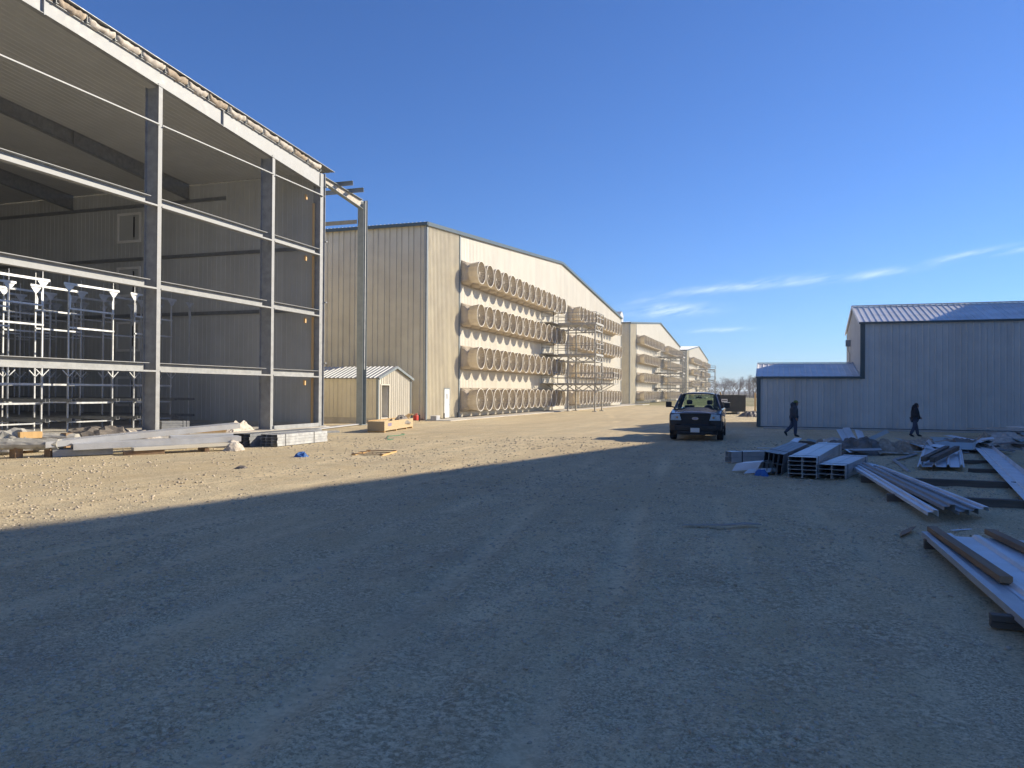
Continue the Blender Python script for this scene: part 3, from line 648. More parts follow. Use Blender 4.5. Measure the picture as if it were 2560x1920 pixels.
# ------------------------------------------------------------------ open steel frame barn on the left
YC = 34.9                                   # corner column
rtop = lambda y: 13.44 + 0.079 * (YC - y) if y > 0 else 13.44 + 0.079 * YC + 0.079 * y
rbot = lambda y: (12.58 + 0.0985 * (YC - y)) if y > 18.6 else rtop(y) - 0.56
def steel_barn():
    t = thing('steel_frame_barn', (XF, YC, 0), 'unfinished barn with bare galvanized steel frame, open front and racks inside', 'barn')
    XB = -104.0; YN = -30.0
    sl = MB().box((XB, YN, -0.2), (-22.15, YC + 0.3, 0.12)); so_ = sl.build('concrete_floor', 'concrete', t)
    # end wall columns (H sections, flange to the yard)
    for y in (-26.75, -19.55, -12.35, -5.15, 2.05, 9.25, 16.45, 23.64, 30.75):
        zt = min(rtop(y), 16.0) - 0.32 if y != 23.64 else rbot(y) + 0.42
        zt = rbot(y) + 0.12
        mb = MB().box((XF - 0.02, y - 0.10, 0.12), (XF + 0.0, y + 0.10, zt)).box((XF - 0.66, y - 0.10, 0.12), (XF - 0.64, y + 0.10, zt - 0.1)).box((XF - 0.64, y - 0.006, 0.12), (XF - 0.02, y + 0.006, zt - 0.12))
        mb.box((XF - 0.75, y - 0.18, 0.10), (XF + 0.08, y + 0.18, 0.145))
        mb.build('column', 'galv', t)
    # corner column: web to the yard
    mb = MB().box((XF - 0.25, YC - 0.22, 0.12), (XF - 0.24, YC + 0.22, rtop(YC) + 0.02)).box((XF - 0.4, YC + 0.22, 0.12), (XF - 0.02, YC + 0.245, rtop(YC))).box((XF - 0.4, YC - 0.245, 0.12), (XF - 0.02, YC - 0.22, rtop(YC) - 0.9))
    mb = MB().box((XF - 0.03, YC - 0.17, 0.12), (XF - 0.015, YC + 0.17, 13.36)).box((XF - 0.42, YC + 0.17, 0.12), (XF + 0.06, YC + 0.195, 13.40)).box((XF - 0.42, YC - 0.19, 0.12), (XF - 0.0, YC - 0.17, 12.55)).box((XF - 0.5, YC - 0.3, 0.10), (XF + 0.15, YC + 0.3, 0.145))
    mb.build('corner_column', 'galv', t)
    for z in (3.4, 6.6, 9.8, 12.7): MB().box((XF - 0.1, YC + 0.196, z), (XF + 0.12, YC + 0.34, z + 0.05)).build('clip', 'galv_dark', t)
    # girts: C sections between the columns
    ys = [-30, -26.75, -19.55, -12.35, -5.15, 2.05, 9.25, 16.45, 23.64, 30.75, YC - 0.17]
    for zi, z in enumerate((2.66, 5.84, 9.03)):
        for a, b in zip(ys[:-1], ys[1:]):
            e = b - 0.02 if b > 34 else b - 0.11
            ew = b - 0.14 if b > 34 else b - 0.52
            sa = a + 0.11
            mb = MB().box((XF - 0.22, sa, z + 0.03), (XF - 0.205, ew, z + 0.33)).box((XF - 0.22, sa, z), (XF + 0.03, e, z + 0.028)).box((XF - 0.22, sa, z + 0.33), (XF - 0.02, e - 0.3 if b < 34 else e, z + 0.35)).box((XF + 0.012, sa, z + 0.0281), (XF + 0.03, e, z + 0.065))
            mb.build('girt', 'galv', t)
    for a, b in zip(ys[:-1], ys[1:]):
        MB().box((XF + 0.005, a + (0.105 if a > -30 else 0), 12.16), (XF + 0.10, b + (0.2 if b > 34 else -0.105), 12.18)).box((XF + 0.005, a + (0.105 if a > -30 else 0), 12.18), (XF + 0.02, b + (0.2 if b > 34 else -0.105), 12.245)).build('top_girt', 'galv', t)
    # rafters
    def rafter(x, full, mat):
        for side in (1, -1):
            y0, y1 = (YC - 0.19, 0.02) if side == 1 else (-30, -0.02)
            st = [y0 + (y1 - y0) * k / 14 for k in range(15)]
            if side == 1: st = sorted(set(st + [18.6]), reverse=True)
            bot = lambda y: (rbot(y) if y > 18.6 else rtop(abs(y) if y < 0 else y) - 0.56)
            tp = lambda y: rtop(abs(y))
            top = [(x, y, tp(y) - 0.03) for y in st]; bt = [(x, y, bot(y)) for y in st]
            web = MB(); web.loft([[Vector(a), Vector(b), Vector(b) - Vector((0.02, 0, 0)), Vector(a) - Vector((0.02, 0, 0))] for a, b in zip(top, bt)]); w = web.build('rafter', mat, t)
            fl = MB()
            for (pts, zo) in ((top, 0.0), (bt, 0.0)):
                fl.loft([[Vector((x - 0.14, p[1], p[2])), Vector((x + 0.08, p[1], p[2])), Vector((x + 0.08, p[1], p[2] + 0.022)), Vector((x - 0.14, p[1], p[2] + 0.022))] for p in pts])
            fl.build('flange', mat, w)
            for y in ((27.2, 18.6) if side == 1 else (-18.6,)): MB().box((x + 0.001, y - 0.02, bot(y) - 0.03), (x + 0.09, y + 0.02, tp(y) - 0.03)).build('splice_plate', mat, w)
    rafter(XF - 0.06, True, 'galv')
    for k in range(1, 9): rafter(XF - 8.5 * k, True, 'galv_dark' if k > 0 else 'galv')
    # purlins, batts of insulation and the roof sheets
    prl = lambda y: rtop(abs(y)) + 0.0
    y = YC - 0.3; pys = []
    while y > 0.4: pys.append(y); y -= 1.2
    for y in pys:
        z = prl(y)
        MB().box((XF - 80, y - 0.035, z - 0.005), (XF + 0.10, y - 0.02, z + 0.30)).box((XF - 80, y - 0.02, z - 0.005), (XF + 0.10, y + 0.05, z + 0.012)).box((XF - 80, y - 0.1, z + 0.285), (XF + 0.10, y - 0.0351, z + 0.30)).build('purlin', 'trim_grey', t)
    for a, b in zip(pys[1:], pys[:-1]):
        # hanging edge of the insulation between two purlins: a lumpy roll
        n = 9; rings = []
        for k in range(n + 1):
            f = k / n; y = a + 0.06 + (b - a - 0.12) * f; z = prl(y) + 0.175
            sag = 0.06 * math.sin(f * math.pi) + random.uniform(-0.025, 0.025); rr = 0.135 + random.uniform(-0.03, 0.04)
            rings.append([Vector((XF - 0.05 + (0.15 + random.uniform(-0.04, 0.07)) * math.cos(q) , y, z - sag + rr * math.sin(q) * (1.1))) for q in [2 * math.pi * j / 10 for j in range(10)]])
        MB().loft(rings).build('insulation_batt', 'insul_pale' if random.random() < 0.7 else 'insul', t, smooth=True)
    for side in (1, -1):
        ye = (YC + 0.9) if side == 1 else -30.5
        prof = []; x = XF + 0.18
        zt = lambda yy: rtop(abs(yy)) + 0.315
        while x > XB: prof += [(x, ye, zt(ye) if side == 1 else zt(30.5)), (x - 0.22, ye, zt(ye if side == 1 else 30.5)), (x - 0.235, ye, zt(ye if side == 1 else 30.5) + 0.035), (x - 0.285, ye, zt(ye if side == 1 else 30.5) + 0.035)]; x -= 0.305
        zr = zt(0.0); MB().sheet(prof, (0, -ye, zr - zt(ye if side == 1 else 30.5))).build('roof', 'galv_dark', t, thick=0.02)
        # corrugated ceiling liner under the purlins
        prof = []; x = XF - 0.3; zc = lambda yy: rtop(abs(yy)) - 0.012; ye2 = YC - 0.1 if side == 1 else -30.0
        while x > XB: prof += [(x, ye2, zc(ye2)), (x - 0.16, ye2, zc(ye2)), (x - 0.19, ye2, zc(ye2) - 0.016), (x - 0.27, ye2, zc(ye2) - 0.016)]; x -= 0.305
        MB().sheet(prof, (0, -ye2, zc(0) - zc(ye2))).build('ceiling_liner', 'liner', t)
    # side wall with liner panels, ledger angles and framed inlets
    x = XF - 0.45
    for k in range(28):
        mb = MB(); panel(mb, (x, YC - 0.14, 0), (-1, 0, 0), 0.914, 0.3, lambda u: 13.36, (0, -1, 0), (0.1, 0.4, 0.7), 0.012, 0.03); mb.build('liner_panel', 'liner', t); x -= 0.914
    mb = MB()
    while x > XB: panel(mb, (x, YC - 0.14, 0), (-1, 0, 0), 0.914, 0.3, lambda u: 13.36, (0, -1, 0), (0.1, 0.4, 0.7), 0.012, 0.03); x -= 0.914
    mb.build('rear_liner', 'liner', t)
    MB().box((XB, YC - 0.13, 0.12), (XF - 0.45, YC + 0.1, 0.32)).build('kerb', 'concrete', t)
    MB().box((XB, YC - 0.10, 0.32), (XF - 0.45, YC + 0.12, 13.35)).build('outer_side_wall', 'cream_rib', t)
    MB().box((XB - 0.1, YN, 0), (XB, YC, 16.6)).build('back_wall', 'liner', t)
    MB().box((XB, YN - 0.1, 0), (XF - 0.45, YN, 13.7)).build('far_side_wall', 'liner', t)
    for z, xa in ((6.1, -23.4), (9.35, -23.6), (12.4, -28.5)):
        MB().box((XB + 40, YC - 0.30, z), (xa, YC - 0.16, z + 0.02)).box((XB + 40, YC - 0.18, z + 0.0201), (xa, YC - 0.16, z + 0.2)).build('ledger', 'galv_dark', t)
    for z in (1.0, 4.15, 7.3, 10.42):
        xa, xb, yw = -36.1, -34.35, YC - 0.158; h = 1.72
        fr = MB().box((xa, yw - 0.06, z), (xa + 0.14, yw, z + h)).box((xb - 0.14, yw - 0.06, z), (xb, yw, z + h)).box((xa + 0.14, yw - 0.06, z), (xb - 0.14, yw, z + 0.14)).box((xa + 0.14, yw - 0.06, z + h - 0.14), (xb - 0.14, yw, z + h)).build('inlet_frame', 'white_door', t)
        MB().box((xa + 0.141, yw - 0.03, z + 0.141), (xb - 0.6, yw - 0.005, z + h - 0.141)).build('inlet_panel', 'liner', fr)
        MB().box((xb - 0.56, yw - 0.04, z + 0.3), (xb - 0.50, yw - 0.01, z + h - 0.25)).build('inlet_slot', 'black', fr)
    # fresh lumber strips beside the corner column
    for z0, z1 in ((0.16, 2.62), (3.05, 5.8), (6.25, 9.0), (9.45, 11.75)):
        MB().box((XF - 0.34, YC - 0.40, z0), (XF - 0.26, YC - 0.28, z1)).build('lumber_strip', 'wood_new', t)
    for z in (2.25, 5.45, 8.65, 11.8): MB().box((XF - 0.4, YC - 1.02, z), (XF - 0.3, YC - 0.92, z + 0.26)).build('lumber_block', 'wood_new', t)
    MB().box((XF - 0.02, 30.86, 0.12), (XF + 0.08, YC - 0.3, 0.30)).build('base_angle', 'galv', t)
    # lean-to bay: outer post, sloping beam, purlins and one girt
    yp = 39.35
    MB().box((XF - 0.36, yp - 0.22, 0.02), (XF + 0.04, yp - 0.20, 12.78)).box((XF - 0.17, yp - 0.20, 0.02), (XF - 0.155, yp + 0.20, 13.0)).box((XF - 0.36, yp + 0.20, 0.02), (XF + 0.04, yp + 0.22, 13.06)).box((XF - 0.4, yp - 0.4, 0.0), (XF + 0.1, yp + 0.4, 0.04)).build('leanto_post', 'trim_grey', t)
    MB().box((XF - 0.02, yp - 0.02, 3.2), (XF + 0.03, yp + 0.06, 13.0)).build('post_stiffener', 'galv', t)
    za, zb = 13.25, 12.93
    beam = MB(); ya, yb = YC + 0.2, yp - 0.23
    beam.loft([[Vector((XF - 0.14, y, z0)), Vector((XF - 0.155, y, z0)), Vector((XF - 0.155, y, z1)), Vector((XF - 0.14, y, z1))] for y, z0, z1 in ((ya, 12.98, 13.26), (yb, 12.50, 12.98))])
    bo = beam.build('leanto_beam', 'insul_pale', t)
    fl = MB()
    for dz0, dz1 in ((12.955, 12.475), (13.262, 12.982)):
        fl.loft([[Vector((XF - 0.27, y, z)), Vector((XF + 0.0, y, z)), Vector((XF + 0.0, y, z + 0.022)), Vector((XF - 0.27, y, z + 0.022))] for y, z in ((ya, dz0), (yb, dz1))])
    fl.build('flange', 'trim_grey', bo)
    for y in (36.7, 37.85):
        z = 13.29 - 0.073 * (y - YC - 0.2)
        MB().box((XF - 8.4, y - 0.01, z), (XF + 0.75, y + 0.005, z + 0.22)).box((XF - 8.4, y + 0.005, z), (XF + 0.75, y + 0.07, z + 0.015)).box((XF - 8.4, y - 0.075, z + 0.205), (XF + 0.75, y - 0.0101, z + 0.22)).build('leanto_purlin', 'trim_grey', t)
    MB().box((XF - 8.4, yp - 0.30, 11.62), (XF - 0.37, yp - 0.285, 11.86)).build('leanto_girt', 'galv_dark', t)
    return t
steel_barn()

# ------------------------------------------------------------------ poultry racks inside the open barn
def rack(k, label):
    ya = 25.5 + 3.65 * k; yb = ya + 2.38; x0 = -29.2; nf = 12; dx = 1.95; zf = 0.12
    t = thing('cage_rack', (x0, ya, zf), label, 'rack', 'galvanized racks in rows on the barn floor')
    for j in range(nf):
        x = x0 - dx * j
        for y, s in ((ya, 1), (yb, -1)):
            if yb > 34.5 and y == yb: continue
            mb = MB().box((x - 0.03, y - 0.03, zf), (x + 0.03, y + 0.03, 6.5)).box((x - 0.012, y - 0.012, 6.5), (x + 0.012, y + 0.012, 7.15))
            # gusset at the top: a broad Y
            mb.prism([(x + 0.035, y - 0.30, 6.56), (x + 0.035, y + 0.30, 6.56), (x + 0.035, y + 0.06, 6.26), (x + 0.035, y - 0.06, 6.26)], (-0.02, 0, 0))
            mb.prism([(x + 0.033, y + 0.02 * s, 6.2), (x + 0.033, y + 0.10 * s, 6.0), (x + 0.033, y + 0.08 * s, 5.5), (x + 0.033, y + 0.02 * s, 5.45)], (0.012, 0, 0))
            for sg in (-1, 1): mb.bar((x + 0.04, y, 2.52), (x + 0.04, y + 0.3 * sg, 2.80), 0.03, 0.04)
            mb.build('upright', 'galv_lifted', t)
        if yb < 34.5:
            for z, h in ((6.52, 0.10), (5.46, 0.075), (4.63, 0.075), (2.13, 0.085), (1.33, 0.075), (0.50, 0.06)):
                if j > 7 and z in (0.5, 5.46): continue
                MB().box((x + 0.034, ya - (0.3 if z > 6 else 0.02), z), (x + 0.07, yb + (0.3 if z > 6 else 0.02), z + h)).build('crossbar', 'galv_lifted', t)
    for y in ((ya, yb) if yb < 34.5 else (ya,)):
        for z in (1.42, 0.58):
            MB().box((x0 - dx * (nf - 1), y - 0.10, z), (x0 + 0.35, y - 0.085, z + 0.13)).box((x0 - dx * (nf - 1), y + 0.085, z), (x0 + 0.35, y + 0.10, z + 0.13)).box((x0 - dx * (nf - 1), y - 0.085, z), (x0 + 0.35, y + 0.085, z + 0.015)).build('feed_trough', 'galv_dark', t)
names = {1: 'galvanized rack row, second from the closed side wall', 0: 'galvanized rack row, third from the closed side wall', 2: 'narrow single-post rack row against the closed side wall',
         -1: 'galvanized rack row, fourth from the closed side wall', -2: 'galvanized rack row, fifth from the closed side wall', -3: 'galvanized rack row, sixth from the closed side wall', -4: 'galvanized rack row, seventh from the closed side wall', -5: 'galvanized rack row, eighth from the closed side wall'}
for k in (2, 1, 0, -1, -2, -3, -4, -5): rack(k, names[k])

# ------------------------------------------------------------------ small gabled shed between the barns
def shed():
    X1, X0 = -23.0, -33.5; Ya, Yb = 41.93, 46.4; Ym = (Ya + Yb) / 2; E_, Rr = 2.76, 3.49; zb = 0.32
    t = thing('shed', (X1, Ya, 0), 'small cream gabled shed with open doorway between the two barns', 'shed')
    MB().box((X0, Ya + 0.02, -0.05), (X1 - 0.02, Yb - 0.02, zb)).build('foundation', 'concrete', t)
    top = lambda y: E_ + (Rr - E_) * (1 - abs(y - Ym) / (Ym - Ya))
    d0, d1, dz = Ya + 0.38, Ya + 1.42, 2.32
    y = Ya + 0.08
    while y < Yb - 0.02:
        nxt = min(y + 0.56, Yb)
        segs = [(y, nxt, 0.04)]
        if y < d1 and nxt > d0:
            segs = []
            if y < d0: segs.append((y, d0, 0.04)); segs.append((d0, nxt, dz))
            elif nxt > d1: segs.append((y, d1, dz)); segs.append((d1, nxt, 0.04))
            else: segs.append((y, nxt, dz))
        for a, b, z0 in segs:
            mb = MB(); panel(mb, (X1, a, 0), (0, 1, 0), b - a, z0, (lambda u, aa=a: top(aa + u) - 0.03), (1, 0, 0), [r for r in (0.08, 0.28, 0.48) if r < b - a - 0.03], 0.03, 0.035); mb.build('wall_panel', 'cream_main', t)
        y = nxt
    x = X1
    while x > X0 + 0.02:
        w = min(0.914, x - X0); mb = MB(); panel(mb, (x, Ya, 0), (-1, 0, 0), w, zb, lambda u: E_ - 0.03, (0, -1, 0), [r for r in (0.1, 0.4, 0.7) if r < w - 0.05], 0.03, 0.035); mb.build('wall_panel', 'cream_rib', t); x -= w
    MB().box((X0, Yb - 0.02, 0.02), (X1 - 0.01, Yb, E_ - 0.03)).box((X0 - 0.02, Ya, 0.02), (X0, Yb, E_)).build('rear_walls', 'cream_rib', t)
    for ye in (Ya - 0.15, Yb + 0.15):
        ze = E_ - 0.04; x = X1 + 0.18
        while x > X0 + 0.02:
            w = min(0.914, x - X0); pr = [(x, 0)]
            for r in (0.1, 0.4, 0.7):
                if r < w - 0.05: pr += [(x - r + 0.04, 0), (x - r + 0.02, 0.045), (x - r - 0.02, 0.045), (x - r - 0.04, 0)]
            pr += [(x - w + 0.004, 0)]
            MB().sheet([(px, ye, ze + 0.03 + h) for px, h in pr], (0, Ym - ye, Rr - ze)).build('roof_panel', 'liner', t); x -= w
        MB().bar((X1 + 0.16, ye, ze), (X1 + 0.16, Ym, Rr), 0.06, 0.15).build('rake_trim', 'trim_grey', t)
    MB().box((X1 - 0.1, Ya - 0.04, 0.02), (X1 + 0.05, Ya + 0.08, E_ - 0.04)).build('corner_trim', 'trim_grey', t)
    MB().box((X1 - 0.05, Yb - 0.06, 0.02), (X1 + 0.05, Yb + 0.03, E_ - 0.04)).build('corner_trim', 'trim_grey', t)
    MB().box((X1 - 0.02, d0 - 0.05, 0.02), (X1 + 0.05, d0 + 0.02, dz)).box((X1 - 0.02, d1 - 0.02, 0.02), (X1 + 0.05, d1 + 0.05, dz)).box((X1 - 0.02, d0 - 0.05, dz), (X1 + 0.05, d1 + 0.05, dz + 0.07)).build('door_frame', 'cream_main', t)
    MB().box((X1 - 0.95, d1 - 0.05, 0.3), (X1 - 0.04, d1 - 0.021, dz - 0.05)).build('door', 'white_door', t)
    mb = MB()
    for z in (0.9, 1.4): mb.bar((X1 - 2.2, d0 + 0.15, z - 0.3), (X1 - 1.0, d1 - 0.1, z + 0.5), 0.06, 0.09)
    mb.build('inner_brace', 'wood_new', t)
shed()

# ------------------------------------------------------------------ pickup truck
def truck():
    t = thing('pickup_truck', (-3.2, 35.36, 0), 'dark navy pickup truck parked facing the yard with big side mirrors', 'truck', rz=R(2.0)); t.scale = (1.06, 1.06, 1.06)
    def B(mb, name, mat, parent=None, **k): return mb.build(name, mat, parent or t, world=False, **k)
    def arc(yc, r, n=10): return [(yc + r * math.cos(math.pi * k / n), 0.42 + r * math.sin(math.pi * k / n)) for k in range(n + 1)]
    outline = [(-2.58, 0.42), (-2.69, 0.60), (-2.70, 0.82), (-2.64, 1.02), (-2.56, 1.07), (-1.9, 1.15), (-1.36, 1.21), (2.84, 1.23), (2.86, 0.55), (2.80, 0.42)]
    outline += arc(1.76, 0.47) + arc(-1.74, 0.47)
    for s in (1, -1):
        mb = MB(); mb.prism([(s * 0.75, y, z) for y, z in outline], (s * 0.25, 0, 0)); B(mb, 'body_side', 'truck_paint', bevel=0.055)
        # wheel arch lip and door cut lines
        d = MB().prism([(s * 1.001, -1.12, 0.50), (s * 1.001, 0.42, 0.50), (s * 1.001, 0.42, 1.19), (s * 1.001, -1.12, 1.19)], (s * 0.006, 0, 0)); dd = B(d, 'door', 'truck_paint')
        B(MB().box((s * 1.007, 0.12, 1.0), (s * 1.03, 0.32, 1.04)), 'door_handle', 'truck_black', dd)
    # hood with raised middle
    rows = []; ny, nx = 9, 15
    for i in range(ny):
        f = i / (ny - 1); y = -2.60 + f * 1.26; ze = 1.055 + f * 0.155
        if i == 0: ze -= 0.02
        row = []
        for j in range(nx):
            g = -1 + 2 * j / (nx - 1); x = g * 0.80; bulge = 0.05 * (1 - g * g) + (0.03 if abs(g) < 0.62 else 0.0)
            row.append(Vector((x, y - 0.06 * (1 - g * g) * (1 - f), ze + bulge * (0.7 + 0.3 * f))))
        rows.append(row)
    front = [Vector((p.x, p.y - 0.01, p.z - 0.06)) for p in rows[0]]
    B(MB().loft([front] + rows, cap=False, closed=False), 'hood', 'truck_hood_sheen', smooth=True)
    B(MB().box((-0.745, -2.50, 0.40), (0.745, -1.34, 1.02)), 'engine_bay', 'truck_black')
    # grille and surround
    gp = MB().prism([(-0.53, -2.70, 0.64), (0.53, -2.70, 0.64), (0.58, -2.68, 1.06), (-0.58, -2.68, 1.06)], (0, 0.1, 0)); gr = B(gp, 'grille', 'truck_black')
    for z in (0.74, 0.84, 0.94): B(MB().box((-0.52, -2.74, z - 0.02), (0.52, -2.695, z + 0.02)), 'grille_bar', 'truck_black', gr)
    B(MB().box((-0.59, -2.75, 1.045), (0.59, -2.66, 1.075)).box((-0.54, -2.75, 0.62), (0.54, -2.69, 0.65)), 'grille_frame', 'truck_paint', gr, bevel=0.01)
    def oval(a, b, y, dy): return MB().prism([(a * math.cos(2 * math.pi * k / 28), y, 0.87 + b * math.sin(2 * math.pi * k / 28)) for k in range(28)], (0, dy, 0))
    em = B(oval(0.125, 0.05, -2.765, 0.035), 'emblem', 'chrome', gr); B(oval(0.112, 0.04, -2.770, 0.02), 'emblem_face', 'emblem_blue', gr)
    cu = bpy.data.curves.new('script', 'FONT'); cu.body = 'Ford'; cu.size = 0.085; cu.align_x = 'CENTER'; cu.align_y = 'CENTER'; cu.extrude = 0.002; cu.shear = 0.3
    to = bpy.data.objects.new('emblem_script', cu); col.objects.link(to); me = dg_mesh(to); bpy.data.objects.remove(to); me.materials.append(M['chrome'])
    child('emblem_script', me, gr, (0, -2.7725, 0.87), (R(90), 0, 0))
    for s in (1, -1):
        poly = [(s * 0.53, -2.745, 0.80), (s * 0.95, -2.725, 0.80), (s * 0.92, -2.70, 1.02), (s * 0.61, -2.72, 1.045)]
        hl = B(MB().prism(poly, (0, 0.03, 0)), 'headlight', 'lamp_bowl')
        B(MB().prism([(x, y - 0.035, z) for x, y, z in poly], (0, 0.008, 0)), 'lens', 'lamp_glass', hl)
        for cx, rr, mt_ in ((0.83, 0.075, 'paper'), (0.69, 0.045, 'amber')):
            yy = -2.74 + (cx - 0.56) * 0.05
            B(MB().tube([(s * cx, yy - 0.001, 0.91), (s * cx, yy - 0.022, 0.91)], [rr * 0.5, rr], 14), 'bulb_bowl', mt_, hl)
        B(MB().prism([(s * 0.58, -2.74, 0.645), (s * 0.96, -2.72, 0.645), (s * 0.96, -2.72, 0.79), (s * 0.58, -2.74, 0.79)], (0, 0.05, 0)), 'fascia', 'truck_black')
    def bumper(z0, z1, dy, name, mat):
        k_ = 1.0 if z1 > 0.5 else 0.86; pts = [(x * k_, y) for x, y in [(-0.97, -2.42), (-0.955, -2.68), (-0.78, -2.80), (-0.35, -2.84), (0.35, -2.84), (0.78, -2.80), (0.955, -2.68), (0.97, -2.42)]]
        rg = [[Vector((x, y + dy, z0)), Vector((x, y + dy + 0.02 - 0.03, (z0 + z1) / 2)), Vector((x, y + dy, z1)), Vector((x * 0.97, y + dy + 0.1, z1)), Vector((x * 0.97, y + dy + 0.1, z0))] for x, y in pts]
        return B(MB().loft(rg), name, mat, bevel=0.012)
    bp = bumper(0.40, 0.615, 0.0, 'bumper', 'truck_black'); bumper(0.24, 0.395, 0.05, 'valance', 'truck_black')
    B(MB().box((-0.36, -2.875, 0.55), (0.36, -2.84, 0.585)), 'bumper_slot', 'black', bp)
    pl = B(MB().box((-0.17, -2.885, 0.34), (0.17, -2.87, 0.51)), 'licence_plate', 'paper')
    # cab
    A0 = [Vector((s * 0.86, -1.40, 1.22)) for s in (-1, 1)]; A1 = [Vector((s * 0.67, -0.62, 1.80)) for s in (-1, 1)]
    rows = []
    for i in range(6):
        f = i / 5; y = -0.66 + f * 1.45; row = []
        for j in range(11):
            g = -1 + 2 * j / 10; row.append(Vector((g * 0.70, y - 0.07 * (1 - g * g) * (1 - f), 1.80 + 0.085 * (1 - g ** 4) * (1 - 0.4 * (2 * f - 1) ** 2))))
        rows.append(row)
    B(MB().loft(rows, cap=False, closed=False), 'roof', 'truck_paint', smooth=True, thick=0.04)
    for s in (1, -1):
        B(MB().tube([(s * 0.90, -1.44, 1.20), (s * 0.79, -1.02, 1.53), (s * 0.68, -0.62, 1.80)], [0.05, 0.042, 0.045], 8), 'front_pillar', 'truck_paint')
        B(MB().bar((s * 0.90, 0.45, 1.20), (s * 0.70, 0.42, 1.80), 0.10, 0.06), 'middle_pillar', 'truck_paint')
        B(MB().bar((s * 0.89, 0.93, 1.20), (s * 0.70, 0.78, 1.80), 0.14, 0.10), 'rear_pillar', 'truck_paint')
        B(MB().add([(s * 0.885, -1.25, 1.23), (s * 0.89, 0.42, 1.23), (s * 0.70, 0.40, 1.78), (s * 0.69, -0.55, 1.78)], [(0, 1, 2, 3)]), 'side_window', 'glass', thick=0.005)
        B(MB().add([(s * 0.885, 0.50, 1.23), (s * 0.885, 0.88, 1.23), (s * 0.70, 0.74, 1.78), (s * 0.70, 0.46, 1.78)], [(0, 1, 2, 3)]), 'quarter_window', 'glass', thick=0.005)
        mr = B(MB().box((s * 1.16 - 0.12, -1.22, 1.27), (s * 1.16 + 0.12, -1.12, 1.50)), 'side_mirror', 'truck_black', bevel=0.03)
        B(MB().bar((s * 0.94, -1.16, 1.27), (s * 1.1, -1.17, 1.31), 0.07, 0.05), 'mirror_arm', 'truck_black', mr)
        if s == 1: B(MB().box((s * 1.16 - 0.11, -1.225, 1.475), (s * 1.16 + 0.12, -1.13, 1.495)), 'mirror_trim', 'chrome', mr)
    ws = []
    for i in range(5):
        f = i / 4; row = []
        for j in range(9):
            g = -1 + 2 * j / 8; p = A0[0].lerp(A1[0], f); w = -p.x; row.append(Vector((g * w, p.y - 0.10 * (1 - g * g) * (1 - 0.4 * f), p.z)))
        ws.append(row)
    B(MB().loft(ws, cap=False, closed=False), 'windshield', 'glass', smooth=True)
    B(MB().add([(-0.74, 0.98, 1.24), (0.74, 0.98, 1.24), (0.66, 0.82, 1.79), (-0.66, 0.82, 1.79)], [(0, 1, 2, 3)]), 'rear_window', 'glass', thick=0.005)
    B(MB().box((-0.88, -1.62, 1.16), (0.88, -1.30, 1.215)), 'cowl', 'truck_black')
    for x0, x1 in ((-0.6, 0.05), (0.1, 0.72)): B(MB().bar((x0, -1.53, 1.24), (x1, -1.50, 1.245), 0.02, 0.02), 'wiper', 'black')
    B(MB().box((-0.745, -1.33, 0.45), (0.745, 0.98, 0.55)), 'cab_floor', 'interior')
    B(MB().box((-0.745, 0.92, 0.56), (0.745, 0.99, 1.235)), 'cab_rear_wall', 'truck_paint')
    B(MB().box((-0.745, -1.32, 0.9), (0.745, -0.92, 1.20)), 'dashboard', 'interior', bevel=0.04)
    for s in (1, -1):
        st = B(MB().box((s * 0.42 - 0.25, -0.35, 0.55), (s * 0.42 + 0.25, 0.22, 0.82)), 'seat', 'interior', bevel=0.05)
        B(MB().prism([(s * 0.42 - 0.24, 0.10, 0.82), (s * 0.42 + 0.24, 0.10, 0.82), (s * 0.42 + 0.2, 0.26, 1.34), (s * 0.42 - 0.2, 0.26, 1.34)], (0, 0.14, 0)), 'backrest', 'interior', st, bevel=0.04)
        B(MB().box((s * 0.42 - 0.12, 0.27, 1.37), (s * 0.42 + 0.12, 0.38, 1.56)), 'headrest', 'interior', st, bevel=0.04)
    sw = [(0.42 + 0.19 * math.cos(a), -0.72 - 0.07 * math.sin(a), 1.20 + 0.17 * math.sin(a)) for a in [2 * math.pi * k / 20 for k in range(21)]]
    B(MB().tube(sw, 0.016, 6, cap=False).bar((0.24, -0.72, 1.20), (0.60, -0.72, 1.20), 0.03, 0.02).bar((0.42, -0.72, 1.20), (0.42, -1.0, 1.05), 0.05, 0.05), 'steering_wheel', 'grey_plastic')
    B(MB().box((-0.10, -0.80, 1.64), (0.14, -0.77, 1.71)).bar((0.02, -0.77, 1.70), (0.02, -0.70, 1.78), 0.02, 0.02), 'inner_mirror', 'black')
    # bed
    B(MB().box((-0.745, 1.06, 0.62), (0.745, 2.80, 0.68)).box((-0.745, 2.75, 0.681), (0.745, 2.82, 1.21)).box((-0.745, 1.03, 0.681), (0.745, 1.055, 1.21)), 'bed', 'truck_paint')
    B(MB().box((-0.4, -2.3, 0.30), (0.4, 2.7, 0.42)).box((-0.7, -1.79, 0.3), (0.7, -1.69, 0.38)).box((-0.7, 1.71, 0.3), (0.7, 1.81, 0.38)), 'chassis', 'truck_black')
